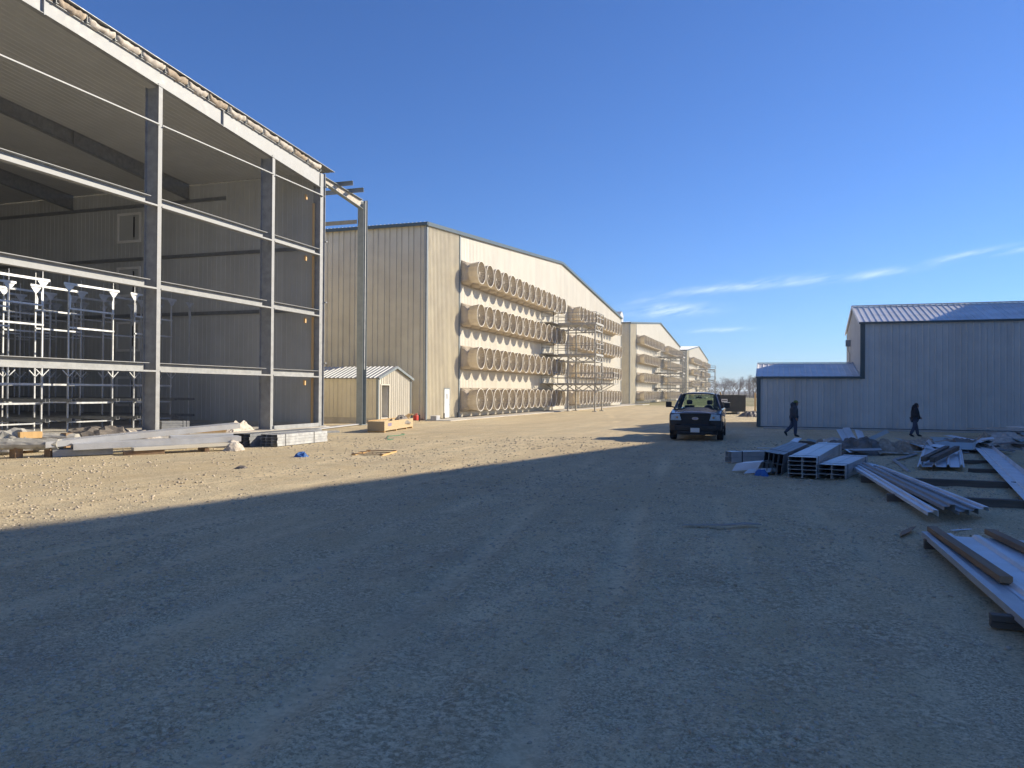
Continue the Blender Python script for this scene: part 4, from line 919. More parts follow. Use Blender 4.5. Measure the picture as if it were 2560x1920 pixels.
    for y in (-1.74, 1.76):
        for s in (1, -1):
            a = s * 0.78; b = s * 1.035
            prof = [(a, 0.26), (a, 0.34), (a + s * 0.03, 0.38), (b - s * 0.03, 0.38), (b, 0.34), (b - s * 0.01, 0.24)]
            rg = []
            for k in range(33):
                th = 2 * math.pi * k / 32; rg.append([Vector((x, y + r * math.cos(th), 0.38 + r * math.sin(th))) for x, r in prof])
            wh = B(MB().loft(rg, cap=False, closed=False), 'tyre', 'rubber')
            mb = MB().tube([(b - s * 0.10, y, 0.38), (b - s * 0.04, y, 0.38)], [0.25, 0.22], 20)
            for k in range(5):
                th = 2 * math.pi * k / 5; mb.bar((b - s * 0.03, y + 0.05 * math.cos(th), 0.38 + 0.05 * math.sin(th)), (b - s * 0.02, y + 0.23 * math.cos(th), 0.38 + 0.23 * math.sin(th)), 0.09, 0.03, upv=(1, 0, 0))
            B(mb, 'rim', 'rim_metal', wh)
truck()

# ------------------------------------------------------------------ two people walking
def skin(verts, edges, rad, name, mat, parent, extra=None, sub=1):
    me = bpy.data.meshes.new(name); me.from_pydata(verts, edges, [])
    o = bpy.data.objects.new(name, me); col.objects.link(o)
    o.modifiers.new('skin', 'SKIN'); sk = me.skin_vertices[0].data
    for i, r in enumerate(rad): sk[i].radius = (r, r) if isinstance(r, (int, float)) else r
    sk[0].use_root = True
    sb = o.modifiers.new('round', 'SUBSURF'); sb.levels = sub; sb.render_levels = sub
    me2 = dg_mesh(o); bpy.data.objects.remove(o)
    if extra is not None:
        n0 = len(me2.vertices); bm = bmesh.new(); bm.from_mesh(me2)
        vs = [bm.verts.new(v) for v in extra.v]
        for f in extra.f:
            try: bm.faces.new([vs[i] for i in f])
            except ValueError: pass
        bm.to_mesh(me2); bm.free()
    me2.materials.clear(); me2.materials.append(M[mat]); me2.polygons.foreach_set('use_smooth', [True] * len(me2.polygons))
    return child(name, me2, parent)
def head_rings(c, s=1.0, pitch=0.0):
    # skull with brow, nose, chin; local x = forward
    prof = [(-0.125, 0.030, 0.045, 0.035), (-0.10, 0.055, 0.062, 0.025), (-0.06, 0.085, 0.070, 0.012), (-0.02, 0.095, 0.074, 0.004), (0.03, 0.095, 0.076, 0.0), (0.07, 0.088, 0.070, -0.004), (0.10, 0.065, 0.052, -0.006), (0.118, 0.02, 0.02, -0.006)]
    out = []
    for z, rx, ry, off in prof:
        out.append([Vector((c[0] + s * (off + rx * math.cos(a) + (0.022 if (abs(z + 0.02) < 0.03 and k == 0) else 0)), c[1] + s * ry * math.sin(a), c[2] + s * z)) for k, a in enumerate([2 * math.pi * q / 14 for q in range(14)])])
    return out
def hand(mb, w, d, s=1.0, side=1, curl=0.5):
    w = Vector(w); d = Vector(d).normalized(); y = Vector((0, 1, 0)); fwd = y.cross(d).normalized()
    if fwd.x < 0: fwd = -fwd
    pc = w + d * 0.05
    mb.tube([w, w + d * 0.045, w + d * 0.09], [0.024, 0.036, 0.034], 8)
    for i, (o_, L_) in enumerate(((-0.026, 0.062), (-0.009, 0.076), (0.009, 0.082), (0.026, 0.072))):
        a = w + d * 0.085 + fwd * o_; b = a + d * L_ * 0.5 + fwd * 0.008 - y * side * 0.008; c = b + d * L_ * 0.4 - y * side * 0.022 * curl
        mb.tube([a, b, c], [0.0095, 0.009, 0.007], 6)
    a = w + d * 0.03 + fwd * 0.03; mb.tube([a, a + d * 0.03 + fwd * 0.025, a + d * 0.06 + fwd * 0.03], [0.011, 0.010, 0.008], 6)
def person(loc, rz, H, pose, label, jacket, hat):
    t = thing('person', loc, label, 'person', rz=rz); k = H / 1.70; t.scale = (k, k, k)
    J = pose
    order = ['pelvis', 'spine', 'chest', 'neck', 'headb', 'shL', 'elL', 'wrL', 'shR', 'elR', 'wrR', 'hpL', 'knL', 'anL', 'toL', 'hpR', 'knR', 'anR', 'toR']
    E_ = [('pelvis', 'spine'), ('spine', 'chest'), ('chest', 'neck'), ('neck', 'headb'), ('chest', 'shL'), ('shL', 'elL'), ('elL', 'wrL'), ('chest', 'shR'), ('shR', 'elR'), ('elR', 'wrR'), ('pelvis', 'hpL'), ('hpL', 'knL'), ('knL', 'anL'), ('anL', 'toL'), ('pelvis', 'hpR'), ('hpR', 'knR'), ('knR', 'anR'), ('anR', 'toR')]
    rad = dict(pelvis=0.12, spine=0.11, chest=0.125, neck=0.05, headb=0.05, shL=0.06, elL=0.042, wrL=0.028, shR=0.06, elR=0.042, wrR=0.028, hpL=0.085, knL=0.058, anL=0.04, toL=0.032, hpR=0.085, knR=0.058, anR=0.04, toR=0.032)
    ix = {n: i for i, n in enumerate(order)}
    ex = MB(); ex.loft(head_rings(J['head'])); 
    for s in ('L', 'R'):
        sg = 1 if s == 'L' else -1
        w = Vector(J['wr' + s]); d = (w - Vector(J['el' + s])); hand(ex, w, d, side=sg)
        hx = Vector(J['head']); ex.tube([(hx.x - 0.01, hx.y + sg * 0.072, hx.z - 0.03), (hx.x - 0.012, hx.y + sg * 0.084, hx.z), (hx.x - 0.01, hx.y + sg * 0.072, hx.z + 0.025)], [0.008, 0.016, 0.008], 6)
        for q in ((0.088, 0.028, 0.012),): ex.tube([(hx.x + q[0], hx.y + sg * q[1], hx.z + q[2]), (hx.x + q[0] + 0.006, hx.y + sg * q[1], hx.z + q[2])], 0.008, 6)
    skin([J[n] for n in order], [(ix[a], ix[b]) for a, b in E_], [rad[n] for n in order], 'body', 'skin', t, extra=ex)
    def sub(name, names, edges, rads, mat, extra=None):
        ii = {n: i for i, n in enumerate(names)}
        return skin([J[n] if isinstance(n, str) else n for n in names], [(ii[a], ii[b]) for a, b in edges], rads, name, mat, t, extra=extra)
    J['hem'] = tuple(Vector(J['pelvis']) + Vector((0.0, 0, -0.03)))
    # jacket: torso and sleeves, with hood or collar
    ex = MB(); nk = Vector(J['neck'])
    ex.tube([nk + Vector((-0.03, 0, -0.04)), nk + Vector((-0.035, 0, 0.03)), nk + Vector((-0.045, 0, 0.09))], [0.10, 0.105, 0.085], 12)
    if hat == 'cap': ex.tube([nk + Vector((-0.13, 0, -0.06)), nk + Vector((-0.12, 0, 0.05)), nk + Vector((-0.07, 0, 0.14))], [0.06, 0.085, 0.06], 10)
    sub('jacket', ['spine', 'hem', 'chest', 'neck', 'shL', 'elL', 'wrL', 'shR', 'elR', 'wrR'], [('hem', 'spine'), ('spine', 'chest'), ('chest', 'neck'), ('chest', 'shL'), ('shL', 'elL'), ('elL', 'wrL'), ('chest', 'shR'), ('shR', 'elR'), ('elR', 'wrR')],
        [0.205, 0.205, 0.21, 0.10, 0.105, 0.085, 0.06, 0.105, 0.085, 0.06], jacket, ex)
    J['pel2'] = tuple(Vector(J['pelvis']) + Vector((0, 0, 0.02)))
    sub('trousers', ['pel2', 'hpL', 'knL', 'anL', 'hpR', 'knR', 'anR'], [('pel2', 'hpL'), ('hpL', 'knL'), ('knL', 'anL'), ('pel2', 'hpR'), ('hpR', 'knR'), ('knR', 'anR')], [0.16, 0.125, 0.098, 0.078, 0.125, 0.098, 0.078], 'jeans')
    for s in ('L', 'R'):
        a = Vector(J['an' + s]); b = Vector(J['to' + s]); d = (b - a)
        mb = MB(); mb.tube([a + Vector((-0.03, 0, 0.03)), a + d * 0.25 + Vector((0, 0, -0.005)), a + d * 0.7, b + d * 0.22], [0.05, 0.052, 0.046, 0.028], 10)
        heel = a + (Vector((-d.z, 0, d.x)).normalized() * -0.05)
        mb.build('shoe', 'black', t, world=False, smooth=True)
    h = Vector(J['head'])
    if hat == 'cap':
        rg = [[Vector((h.x - 0.005 + rx * math.cos(a), h.y + ry * math.sin(a), h.z + z)) for a in [2 * math.pi * q / 14 for q in range(14)]] for z, rx, ry in ((0.035, 0.108, 0.088), (0.08, 0.105, 0.085), (0.115, 0.085, 0.07), (0.138, 0.04, 0.035), (0.142, 0.01, 0.01))]
        mb = MB().loft(rg); mb.prism([(h.x + 0.06, h.y - 0.075, h.z + 0.04), (h.x + 0.17, h.y - 0.05, h.z + 0.025), (h.x + 0.19, h.y, h.z + 0.022), (h.x + 0.17, h.y + 0.05, h.z + 0.025), (h.x + 0.06, h.y + 0.075, h.z + 0.04)], (0, 0, 0.012))
        mb.build('cap', 'cap_green', t, world=False, smooth=True)
        rg = [[Vector((h.x - 0.02 + rx * math.cos(a), h.y + ry * math.sin(a), h.z + z)) for a in [2 * math.pi * q / 12 for q in range(12)]] for z, rx, ry in ((-0.05, 0.078, 0.078), (0.0, 0.088, 0.083), (0.04, 0.09, 0.083))]
        MB().loft(rg).build('hair', 'hair', t, world=False, smooth=True)
    else:
        rg = [[Vector((h.x - 0.02 + rx * math.cos(a), h.y + ry * math.sin(a), h.z + z)) for a in [2 * math.pi * q / 12 for q in range(12)]] for z, rx, ry in ((-0.09, 0.075, 0.070), (-0.02, 0.088, 0.083), (0.05, 0.102, 0.086), (0.10, 0.088, 0.072), (0.135, 0.03, 0.03))]
        mb = MB().loft(rg); mb.tube([h + Vector((-0.09, 0, 0.03)), h + Vector((-0.15, 0, 0.0)), h + Vector((-0.19, 0, -0.10)), h + Vector((-0.21, 0, -0.22)), h + Vector((-0.215, 0, -0.28))], [0.04, 0.05, 0.055, 0.045, 0.012], 8)
        mb.build('hair', 'hair', t, world=False, smooth=True)
    return t
pose1 = dict(pelvis=(0, 0, 0.93), spine=(-0.01, 0, 1.10), chest=(0.0, 0, 1.28), neck=(0.04, 0, 1.45), headb=(0.075, 0, 1.50), head=(0.085, 0, 1.555),
    shL=(0.0, 0.19, 1.37), elL=(-0.04, 0.24, 1.10), wrL=(0.06, 0.22, 0.88), shR=(0.0, -0.19, 1.37), elR=(-0.05, -0.24, 1.10), wrR=(0.04, -0.22, 0.87),
    hpL=(0.0, 0.09, 0.88), knL=(-0.07, 0.09, 0.50), anL=(-0.37, 0.09, 0.21), toL=(-0.30, 0.10, 0.07), hpR=(0.0, -0.09, 0.88), knR=(0.05, -0.09, 0.48), anR=(0.035, -0.09, 0.085), toR=(0.18, -0.10, 0.035))
pose2 = dict(pelvis=(0, 0, 0.93), spine=(0.0, 0, 1.10), chest=(0.015, 0, 1.28), neck=(0.05, 0, 1.45), headb=(0.08, 0, 1.50), head=(0.10, 0, 1.565),
    shL=(0.02, 0.18, 1.37), elL=(0.0, 0.23, 1.09), wrL=(0.20, 0.13, 0.98), shR=(0.02, -0.18, 1.37), elR=(0.02, -0.23, 1.09), wrR=(0.22, -0.12, 0.96),
    hpL=(0.0, 0.085, 0.88), knL=(0.12, 0.085, 0.49), anL=(0.20, 0.085, 0.085), toL=(0.35, 0.09, 0.04), hpR=(0.0, -0.085, 0.88), knR=(-0.04, -0.085, 0.48), anR=(-0.24, -0.085, 0.11), toR=(-0.10, -0.09, 0.035))
person((0.84, 37.7, -0.012), R(14), 1.68, pose1, 'person in dark hooded jacket and green cap walking past the low annex', 'jacket_grey', 'cap')
person((6.2, 40.2, -0.012), R(14), 1.58, pose2, 'person in black jacket with dark ponytail walking past the tall hall', 'jacket_black', 'hair')

# ------------------------------------------------------------------ dumpster, tarp heap and post beyond the truck
def dumpster():
    t = thing('dumpster', (-4.2, 77.5, 0), 'black steel roll-off dumpster with white sign and boards sticking out', 'dumpster', rz=R(8))
    def B(mb, name, mat, parent=None, **k): return mb.build(name, mat, parent or t, world=False, **k)
    w, l, h = 1.22, 3.0, 1.72
    mb = MB().box((-w, -l, 0.22), (w, l, 0.30)).box((-w, -l, 0.301), (w, -l + 0.06, h)).box((-w, l - 0.06, 0.301), (w, l, h)).box((-w, -l + 0.061, 0.301), (-w + 0.06, l - 0.061, h)).box((w - 0.06, -l + 0.061, 0.301), (w, l - 0.061, h)); B(mb, 'bin', 'dumpster')
    for s in (-1, 1):
        for k in range(6): B(MB().box((s * w if s > 0 else -w - 0.08, -l + 0.5 + k * 1.0, 0.3), (w + 0.08 if s > 0 else -w, -l + 0.6 + k * 1.0, h - 0.1)), 'side_rib', 'dumpster')
    for x in (-w, -0.05, w - 0.1): B(MB().box((x, -l - 0.07, 0.3), (x + 0.1, -l, h - 0.06)), 'end_rib', 'dumpster')
    B(MB().box((-w - 0.06, -l - 0.08, h - 0.06), (w + 0.06, -l + 0.06, h + 0.04)).box((-w - 0.06, l - 0.06, h - 0.06), (w + 0.06, l + 0.06, h + 0.04)).box((-w - 0.06, -l + 0.061, h - 0.06), (-w + 0.06, l - 0.061, h + 0.04)).box((w - 0.06, -l + 0.061, h - 0.06), (w + 0.06, l - 0.061, h + 0.04)), 'top_rail', 'dumpster')
    for x in (-0.7, 0.5): B(MB().box((x, -l - 0.02, 0.0), (x + 0.2, l, 0.22)), 'skid', 'rim_metal')
    sg = B(MB().box((-0.95, -l - 0.10, 1.10), (-0.40, -l - 0.075, 1.40)), 'sign', 'paper'); B(MB().box((-0.89, -l - 0.106, 1.22), (-0.46, -l - 0.101, 1.30)), 'sign_print', 'ink', sg)
dumpster()
def stick(name, p0, p1, w, h, mat, label, cat, group=None, bevel=0.006):
    p0 = Vector(p0); p1 = Vector(p1); o = MB().bar(p0, p1, w, h).build(name, mat, origin=tuple(p0), bevel=bevel); return tag(o, label, cat, group)
stick('scrap_board', (-4.6, 75.6, 1.2), (-4.9, 75.2, 2.05), 0.14, 0.03, 'wood_new', 'short pale board sticking out of the dumpster beside its sign', 'board')
stick('scrap_board', (-3.4, 75.9, 1.2), (-2.75, 75.9, 1.95), 0.16, 0.03, 'cap_white', 'white board leaning out over the dumpster corner', 'board')
stick('wooden_post', (-1.92, 83.8, -0.2), (-1.92, 83.8, 2.0), 0.16, 0.16, 'wood_new', 'pale wooden post standing beyond the annex corner', 'post')
def mound(name, c, rx, ry, h, mat, label, cat, seed=1, rough=0.35, n=22, rz=0, group=None, smooth=False):
    rng = np.random.RandomState(seed); mb = MB(); vs = []; fs = []
    ox, oy = rng.rand(2) * 100
    for i in range(n + 1):
        for j in range(n + 1):
            u = -1 + 2 * i / n; v = -1 + 2 * j / n; d = min(1.0, (abs(u) ** 2.5 + abs(v) ** 2.5) ** (1 / 2.5))
            nz_ = float(vnoise(np.array(ox + u * 2.2), np.array(oy + v * 2.2), seed)) * 0.6 + float(vnoise(np.array(ox + u * 6), np.array(oy + v * 6), seed + 1)) * 0.4
            rg_ = 1 - abs(2 * float(vnoise(np.array(ox + u * 4.5 + v), np.array(oy + v * 3.5), seed + 2)) - 1) - 0.5; nz_ = min(1.0, max(0.0, nz_ + 0.5 * rg_)); z = h * (1 - d ** 2.6) * (1 - rough + rough * 2 * nz_); ca, sa = math.cos(rz), math.sin(rz)
            x = u * rx * (0.85 + 0.3 * nz_); y = v * ry * (0.85 + 0.3 * nz_); vs.append((c[0] + x * ca - y * sa, c[1] + x * sa + y * ca, c[2] + z - (0.03 if d >= 1 else 0)))
    for i in range(n):
        for j in range(n): a = i * (n + 1) + j; fs.append((a, a + 1, a + n + 2, a + n + 1))
    mb.add(vs, fs); o = mb.build(name, mat, origin=c, smooth=smooth); return tag(o, label, cat, group)
mound('tarp_heap', (-1.9, 68.0, 0), 1.0, 1.1, 0.42, 'tarp', 'low dark tarp heap on the gravel beyond the annex corner', 'tarp', 11)

# ------------------------------------------------------------------ trees beyond the barns
def branch_tree(seed, H, spread=0.55, depth=6):
    rnd = random.Random(seed); tr = MB(); cr = MB()
    def grow(p, d, L_, r, lv, acc):
        n = 3; pts = [p]; q = p.copy(); dd = d.copy()
        for k in range(n):
            dd = (dd + Vector((rnd.uniform(-1, 1), rnd.uniform(-1, 1), rnd.uniform(-0.3, 0.7))) * 0.14).normalized(); q = q + dd * (L_ / n); pts.append(q.copy())
        rs = [r * (1 - 0.35 * k / n) for k in range(n + 1)]
        (tr if lv < 2 else cr).tube(pts, rs, 6 if lv < 2 else 3, cap=lv < 2)
        if lv >= depth: return
        nb = 3 if lv < 4 else rnd.choice((2, 3))
        for k in range(nb):
            a = rnd.uniform(0, 6.28); base = pts[-1] if k < 2 else pts[rnd.choice((1, 2))]
            perp = Vector((math.cos(a), math.sin(a), rnd.uniform(-0.1, 0.5))).normalized()
            nd = (dd * (1 - spread * 0.75) + perp * spread * rnd.uniform(0.7, 1.25) + Vector((0, 0, 0.12))).normalized()
            grow(base, nd, L_ * rnd.uniform(0.62, 0.86), max(r * 0.58, 0.014), lv + 1, acc)
    grow(Vector((0, 0, 0)), Vector((rnd.uniform(-0.08, 0.08), rnd.uniform(-0.08, 0.08), 1)).normalized(), H * 0.27, H * 0.022, 0, None)
    return tr, cr
TV = []
for i, (sd_, H, sp) in enumerate(((3, 10, 0.62), (8, 9, 0.72), (15, 11, 0.5), (21, 8, 0.66))):
    tr, cr = branch_tree(sd_, H, sp)
    a = tr.build('trunk', 'bark'); b = cr.build('crown', 'twig'); TV.append((a.data, b.data)); bpy.data.objects.remove(a); bpy.data.objects.remove(b)
tl = [(-30, 318, 0, 1.0), (-26.5, 312, 1, 1.0), (-24.5, 322, 1, 1.05), (-22, 310, 0, 0.85), (-19.5, 316, 1, 1.0), (-17.5, 322, 3, 1.0), (-15.5, 314, 0, 0.92), (-13.2, 320, 2, 0.95), (-11.3, 312, 1, 0.95), (-9.2, 318, 2, 0.92), (-7.8, 309, 2, 1.0),
      (-4.5, 318, 1, 1.0), (-1, 313, 0, 1.0), (4, 318, 2, 1.0), (9, 312, 1, 1.05), (15, 318, 0, 1.0), (22, 315, 3, 1.1), (30, 318, 1, 1.0), (-28, 335, 2, 1.0), (-20.5, 338, 0, 1.1), (-14.4, 336, 1, 1.1), (-10.3, 338, 3, 1.1), (-5.5, 336, 0, 1.0), (-36, 330, 1, 1)]
tkind = {0: 'bare spreading tree', 1: 'bare broad-crowned tree', 2: 'tall slender bare tree', 3: 'low bushy bare tree'}
for x, y, v, s in tl:
    t = thing('bare_tree', (x, y, -0.05), tkind[v] + ' in the windbreak beyond the dumpster', 'tree', 'bare trees of the windbreak, ' + tkind[v], rz=random.uniform(0, 6.28)); t.scale = (s * random.uniform(0.95, 1.1), s * random.uniform(0.95, 1.1), s)
    child('trunk', TV[v][0], t); child('crown', TV[v][1], t)
def leafy():
    t = thing('leafy_tree', (-6.6, 282, -0.05), 'dark leafy tree just above the annex eave, among bare trees', 'tree'); rnd = random.Random(5)
    tr, cr = branch_tree(33, 11.0, 0.5, 4); tr.build('trunk', 'bark', t, world=False)
    mb = MB()
    ends = [Vector(v) for v in cr.v[::3] if v[2] > 2.5]
    for e in rnd.sample(ends, min(len(ends), 150)):
        for k in range(16):
            p = e + Vector((rnd.gauss(0, 0.28), rnd.gauss(0, 0.28), rnd.gauss(0, 0.22))); a = Vector((rnd.uniform(-1, 1), rnd.uniform(-1, 1), rnd.uniform(-1, 1))).normalized(); b = a.orthogonal().normalized(); s = rnd.uniform(0.06, 0.13)
            mb.add([p - a * s, p + b * s * 0.6, p + a * s, p - b * s * 0.6], [(0, 1, 2, 3)])
    for v in (cr,): 
        o = cr.build('branches', 'bark', t, world=False)
    mb.build('crown', 'leaf', t, world=False)
leafy()
# low brush and far woodland under the trees
rnd = random.Random(9); mb = MB()
for k in range(5200):
    x = rnd.uniform(-60, 60); y = rnd.uniform(318, 350); h = rnd.uniform(0.6, 2.6) * (0.5 + vnoise(np.array(x * 0.2), np.array(3.3), 6)); a = rnd.uniform(0, 6.28)
    mb.add([(x, y, -0.1), (x + 0.06, y, -0.1), (x + 0.5 * math.cos(a), y + 0.4 * math.sin(a), h)], [(0, 1, 2)]); mb.add([(x, y, h * 0.35), (x, y + 0.05, h * 0.4), (x - 0.6 * math.cos(a), y, h * 0.9)], [(0, 1, 2)])
o = mb.build('brush', 'twig', origin=(0, 330, 0)); o['kind'] = 'stuff'; tag(o, 'low grey brush growing under the windbreak trees', 'brush')
mb = MB(); pts = []
for k in range(81):
    x = -2000 + 50 * k; pts.append((x, 1300, 1.0 + 7 * float(vnoise(np.array(k * 0.7), np.array(0.5), 12)) + 2 * float(vnoise(np.array(k * 2.9), np.array(0.5), 13))))
mb.prism([(2000, 1300, -2), (-2000, 1300, -2)] + pts, (0, 60, 0)); o = mb.build('far_woodland', 'twig', origin=(0, 1300, 0)); o['kind'] = 'structure'

# ------------------------------------------------------------------ purlin bundles and scrap, right side of the yard
def channels(t, L_, cols, rows, cw, ch, mat, edge=False, skip=()):
    g = 0.004
    for r in range(rows):
        for c in range(cols):
            if (c, r) in skip: continue
            x0 = c * (cw + 0.012); z0 = r * (ch + 0.006) + 0.03; x1 = x0 + cw; z1 = z0 + ch; j = random.uniform(-0.03, 0.03); th = 0.006
            mb = MB()
            mb.box((x0, j, z1 - th), (x1, L_ + j, z1)).box((x0, j, z0), (x0 + th, L_ + j, z1 - th)).box((x1 - th, j, z0), (x1, L_ + j, z1 - th)).box((x0 + th, j, z0), (x0 + 0.03, L_ + j, z0 + th)).box((x1 - 0.03, j, z0), (x1 - th, L_ + j, z0 + th))
            mb.build('channel', mat, t, world=False)
def bundle(loc, rz, L_, cols, rows, cw, ch, label, mat='galv_lifted', straps=(), tilt=0.0, skip=(), group=None):
    t = thing('purlin_bundle', loc, label, 'steel channels', group); t.rotation_euler = (0, tilt, rz)
    channels(t, L_, cols, rows, cw, ch, mat, skip=skip)
    W_ = cols * (cw + 0.012); Hh = rows * (ch + 0.006) + 0.034
    for s in straps:
        MB().box((-0.006, s, 0.0), (-0.001, s + 0.03, Hh)).box((W_ - 0.011, s, 0.0), (W_ - 0.006, s + 0.03, Hh)).box((-0.001, s, Hh - 0.003), (W_ - 0.011, s + 0.03, Hh + 0.002)).build('strap', 'strap', t, world=False)
    return t
bundle((0.30, 19.35, -0.02), R(-9.5), 6.0, 2, 5, 0.31, 0.093, 'tall two-column stack of galvanized channels, five high, between two other stacks', straps=(0.35, 5.2))
bundle((0.97, 19.42, -0.02), R(-14), 3.4, 2, 3, 0.29, 0.105, 'low three-high stack of galvanized channels nearest the long trim strips', straps=(0.3, 2.9))
bundle((-0.30, 20.0, 0.02), R(-9), 4.6, 4, 2, 0.105, 0.25, 'leaning stack of channels turned on edge beside the folded white flashing', mat='galv_dark', tilt=R(7), straps=(0.8,))
bundle((-1.35, 23.0, -0.02), R(-56), 1.45, 2, 2, 0.15, 0.15, 'short strapped bundle of channels lying by itself toward the truck', straps=(0.35, 1.15))
# small bits on and around the stacks
stick('timber', (0.75, 32.4, 0.05), (3.1, 31.6, 0.05), 0.14, 0.14, 'wood_grey', 'weathered timber on the ground behind the leaning white plank', 'timber')
stick('timber', (0.2, 26.3, 0.05), (1.55, 26.8, 0.05), 0.14, 0.13, 'wood_grey', 'weathered timber under the leaning white plank', 'timber')
stick('plank', (0.22, 26.0, 0.12), (0.78, 28.6, 0.42), 0.24, 0.03, 'sheet_white', 'white plank tilted up over a weathered timber', 'plank')
stick('rod', (-0.6, 29.0, 0.02), (1.0, 29.3, 0.03), 0.03, 0.03, 'sheet_white', 'thin pale rod lying behind the channel stacks', 'rod')
def folded(name, pts, width_vec, mat, label, cat, thick=0.004, group=None, jitter=0.0):
    o = MB().sheet(pts, width_vec).build(name, mat, origin=pts[0], thick=thick); return tag(o, label, cat, group)
folded('flashing', [(-1.02, 20.2, 0.02), (-0.92, 20.3, 0.20), (-0.72, 20.45, 0.24), (-0.60, 20.5, 0.05), (-0.52, 20.45, 0.02)], (0.62, -0.32, 0.10), 'sheet_white', 'folded white flashing beside the leaning channel stack', 'flashing')
folded('flashing', [(-0.72, 19.75, 0.015), (-0.60, 19.85, 0.12), (-0.52, 19.95, 0.02)], (0.60, 0.22, 0.03), 'sheet_white', 'small bent white flashing in front of the folded one', 'flashing')
mound('plastic_scrap', (-0.30, 19.75, 0), 0.16, 0.14, 0.12, 'blue_cloth', 'blue plastic scrap at the foot of the leaning stack', 'scrap', 4, n=10)
# rubbish heap with torn sheets
mound('rubbish_heap', (2.55, 28.6, 0), 0.95, 1.4, 0.38, 'tarp', 'dark rubbish heap of torn tarp with white sheets stuck upright', 'heap', 21, rough=0.6)
mound('rubbish_heap', (3.75, 28.9, 0), 0.7, 1.1, 0.34, 'insul', 'brown insulation heap beside the dark tarp rubbish', 'heap', 22, rough=0.6)
folded('torn_sheet', [(2.25, 28.4, 0.28), (2.45, 28.5, 0.30), (2.46, 28.5, 0.34), (2.68, 28.55, 0.36)], (-0.22, 0.55, 0.46), 'sheet_white', 'ribbed white sheet standing up out of the rubbish heap', 'metal sheet')
folded('torn_sheet', [(2.72, 28.6, 0.36), (2.95, 28.7, 0.30), (3.0, 28.8, 0.26)], (-0.10, 0.45, 0.40), 'sheet_white', 'smaller curled white sheet beside the upright one', 'metal sheet')
folded('torn_sheet', [(1.55, 28.3, 0.30), (1.9, 28.4, 0.42), (2.2, 28.3, 0.34)], (0.05, 0.7, 0.06), 'insul_pale', 'pale torn membrane draped over the rubbish heap', 'membrane')
mound('cardboard', (1.55, 29.6, 0.0), 0.22, 0.25, 0.36, 'insul', 'brown crumpled cardboard at the heap end toward the truck', 'cardboard', 31, n=8)
# wrecked angle
o = MB().tube([(4.35, 27.9, 0.04), (3.85, 26.4, 0.05), (3.35, 25.3, 0.03), (3.30, 23.6, 0.03), (3.24, 21.8, 0.02)], 0.05, 4).build('bent_strip', 'galv', origin=(3.35, 25.3, 0)); tag(o, 'bent galvanized strip shaped like an elbow on bare gravel', 'metal strip')
def ribbed(p0, du, w, dl, ribs, rh, z, mat, name, label, cat, thick=0.004):
    p0 = Vector(p0); du = Vector(du).normalized(); prof = [(0, 0)]
    for r in ribs: prof += [(r - 0.05, 0), (r - 0.02, rh), (r + 0.02, rh), (r + 0.05, 0)]
    prof += [(w, 0)]
    o = MB().sheet([p0 + du * u + Vector((0, 0, z + h)) for u, h in prof], dl).build(name, mat, origin=tuple(p0), thick=thick); return tag(o, label, cat)
ribbed((3.52, 22.45, 0), (1.13, 0.2, 0), 1.16, (0.95, 5.0, 0.12), (0.08, 0.42, 0.76, 1.08), 0.07, 0.10, 'sheet_white', 'roof_sheet', 'white ribbed roof sheet lying flat with two timbers across it', 'metal sheet')
folded('torn_sheet', [(4.35, 26.9, 0.28), (4.5, 27.0, 0.52), (4.62, 27.05, 0.36), (5.1, 27.2, 0.30)], (0.15, 0.5, 0.05), 'sheet_white', 'curled white sheet end peaking behind the two timbers', 'metal sheet')
stick('timber', (3.72, 22.75, 0.27), (5.0, 26.6, 0.36), 0.13, 0.12, 'wood_grey', 'left of two timbers lying across the white ribbed sheet', 'timber')
stick('timber', (3.92, 22.7, 0.27), (5.25, 26.5, 0.36), 0.13, 0.13, 'wood_grey', 'right of two timbers lying across the white ribbed sheet', 'timber')
# dunnage timbers
stick('timber', (1.98, 15.83, 0.06), (5.6, 15.72, 0.06), 0.15, 0.15, 'wood_grey', 'long dunnage timber under the open end of the trim strips', 'timber')
stick('timber', (1.85, 19.0, 0.06), (6.2, 18.95, 0.06), 0.15, 0.15, 'wood_grey', 'long dunnage timber under the middle of the trim strips', 'timber')
stick('timber', (4.72, 22.5, 0.04), (7.4, 22.85, 0.04), 0.12, 0.10, 'wood_grey', 'thin dunnage timber beside the white ribbed sheet', 'timber')
stick('timber', (4.9, 25.4, 0.03), (5.9, 25.6, 0.03), 0.12, 0.10, 'wood_grey', 'short timber between the ribbed sheet and the wide flashing', 'timber')
# long galvanized trims
def trim(p0, p1, w, h, label, mat='galv', flip=1):
    p0 = Vector(p0); p1 = Vector(p1); d = (p1 - p0).normalized(); s = d.cross(Vector((0, 0, 1))).normalized() * flip; u = Vector((0, 0, 1))
    prof = [p0 + s * 0 + u * 0.0, p0 + u * h, p0 + s * w * 0.45 + u * (h + 0.005), p0 + s * w * 0.5 + u * (h - 0.03), p0 + s * w + u * (h - 0.035), p0 + s * (w + 0.004) + u * (h - 0.09)]
    o = MB().sheet(prof, p1 - p0).build('trim_strip', mat, origin=tuple(p0), thick=0.004); return tag(o, label, 'trim', 'long galvanized trims on the dunnage')
trim((1.98, 20.5, 0.14), (2.40, 13.4, 0.10), 0.15, 0.10, 'outermost long galvanized trim, toward the empty gravel', 'sheet_white')
trim((2.12, 20.75, 0.17), (2.66, 13.55, 0.15), 0.16, 0.13, 'second long galvanized trim in from the empty gravel')
trim((2.25, 20.7, 0.12), (2.84, 13.5, 0.13), 0.14, 0.09, 'third long galvanized trim in from the empty gravel')
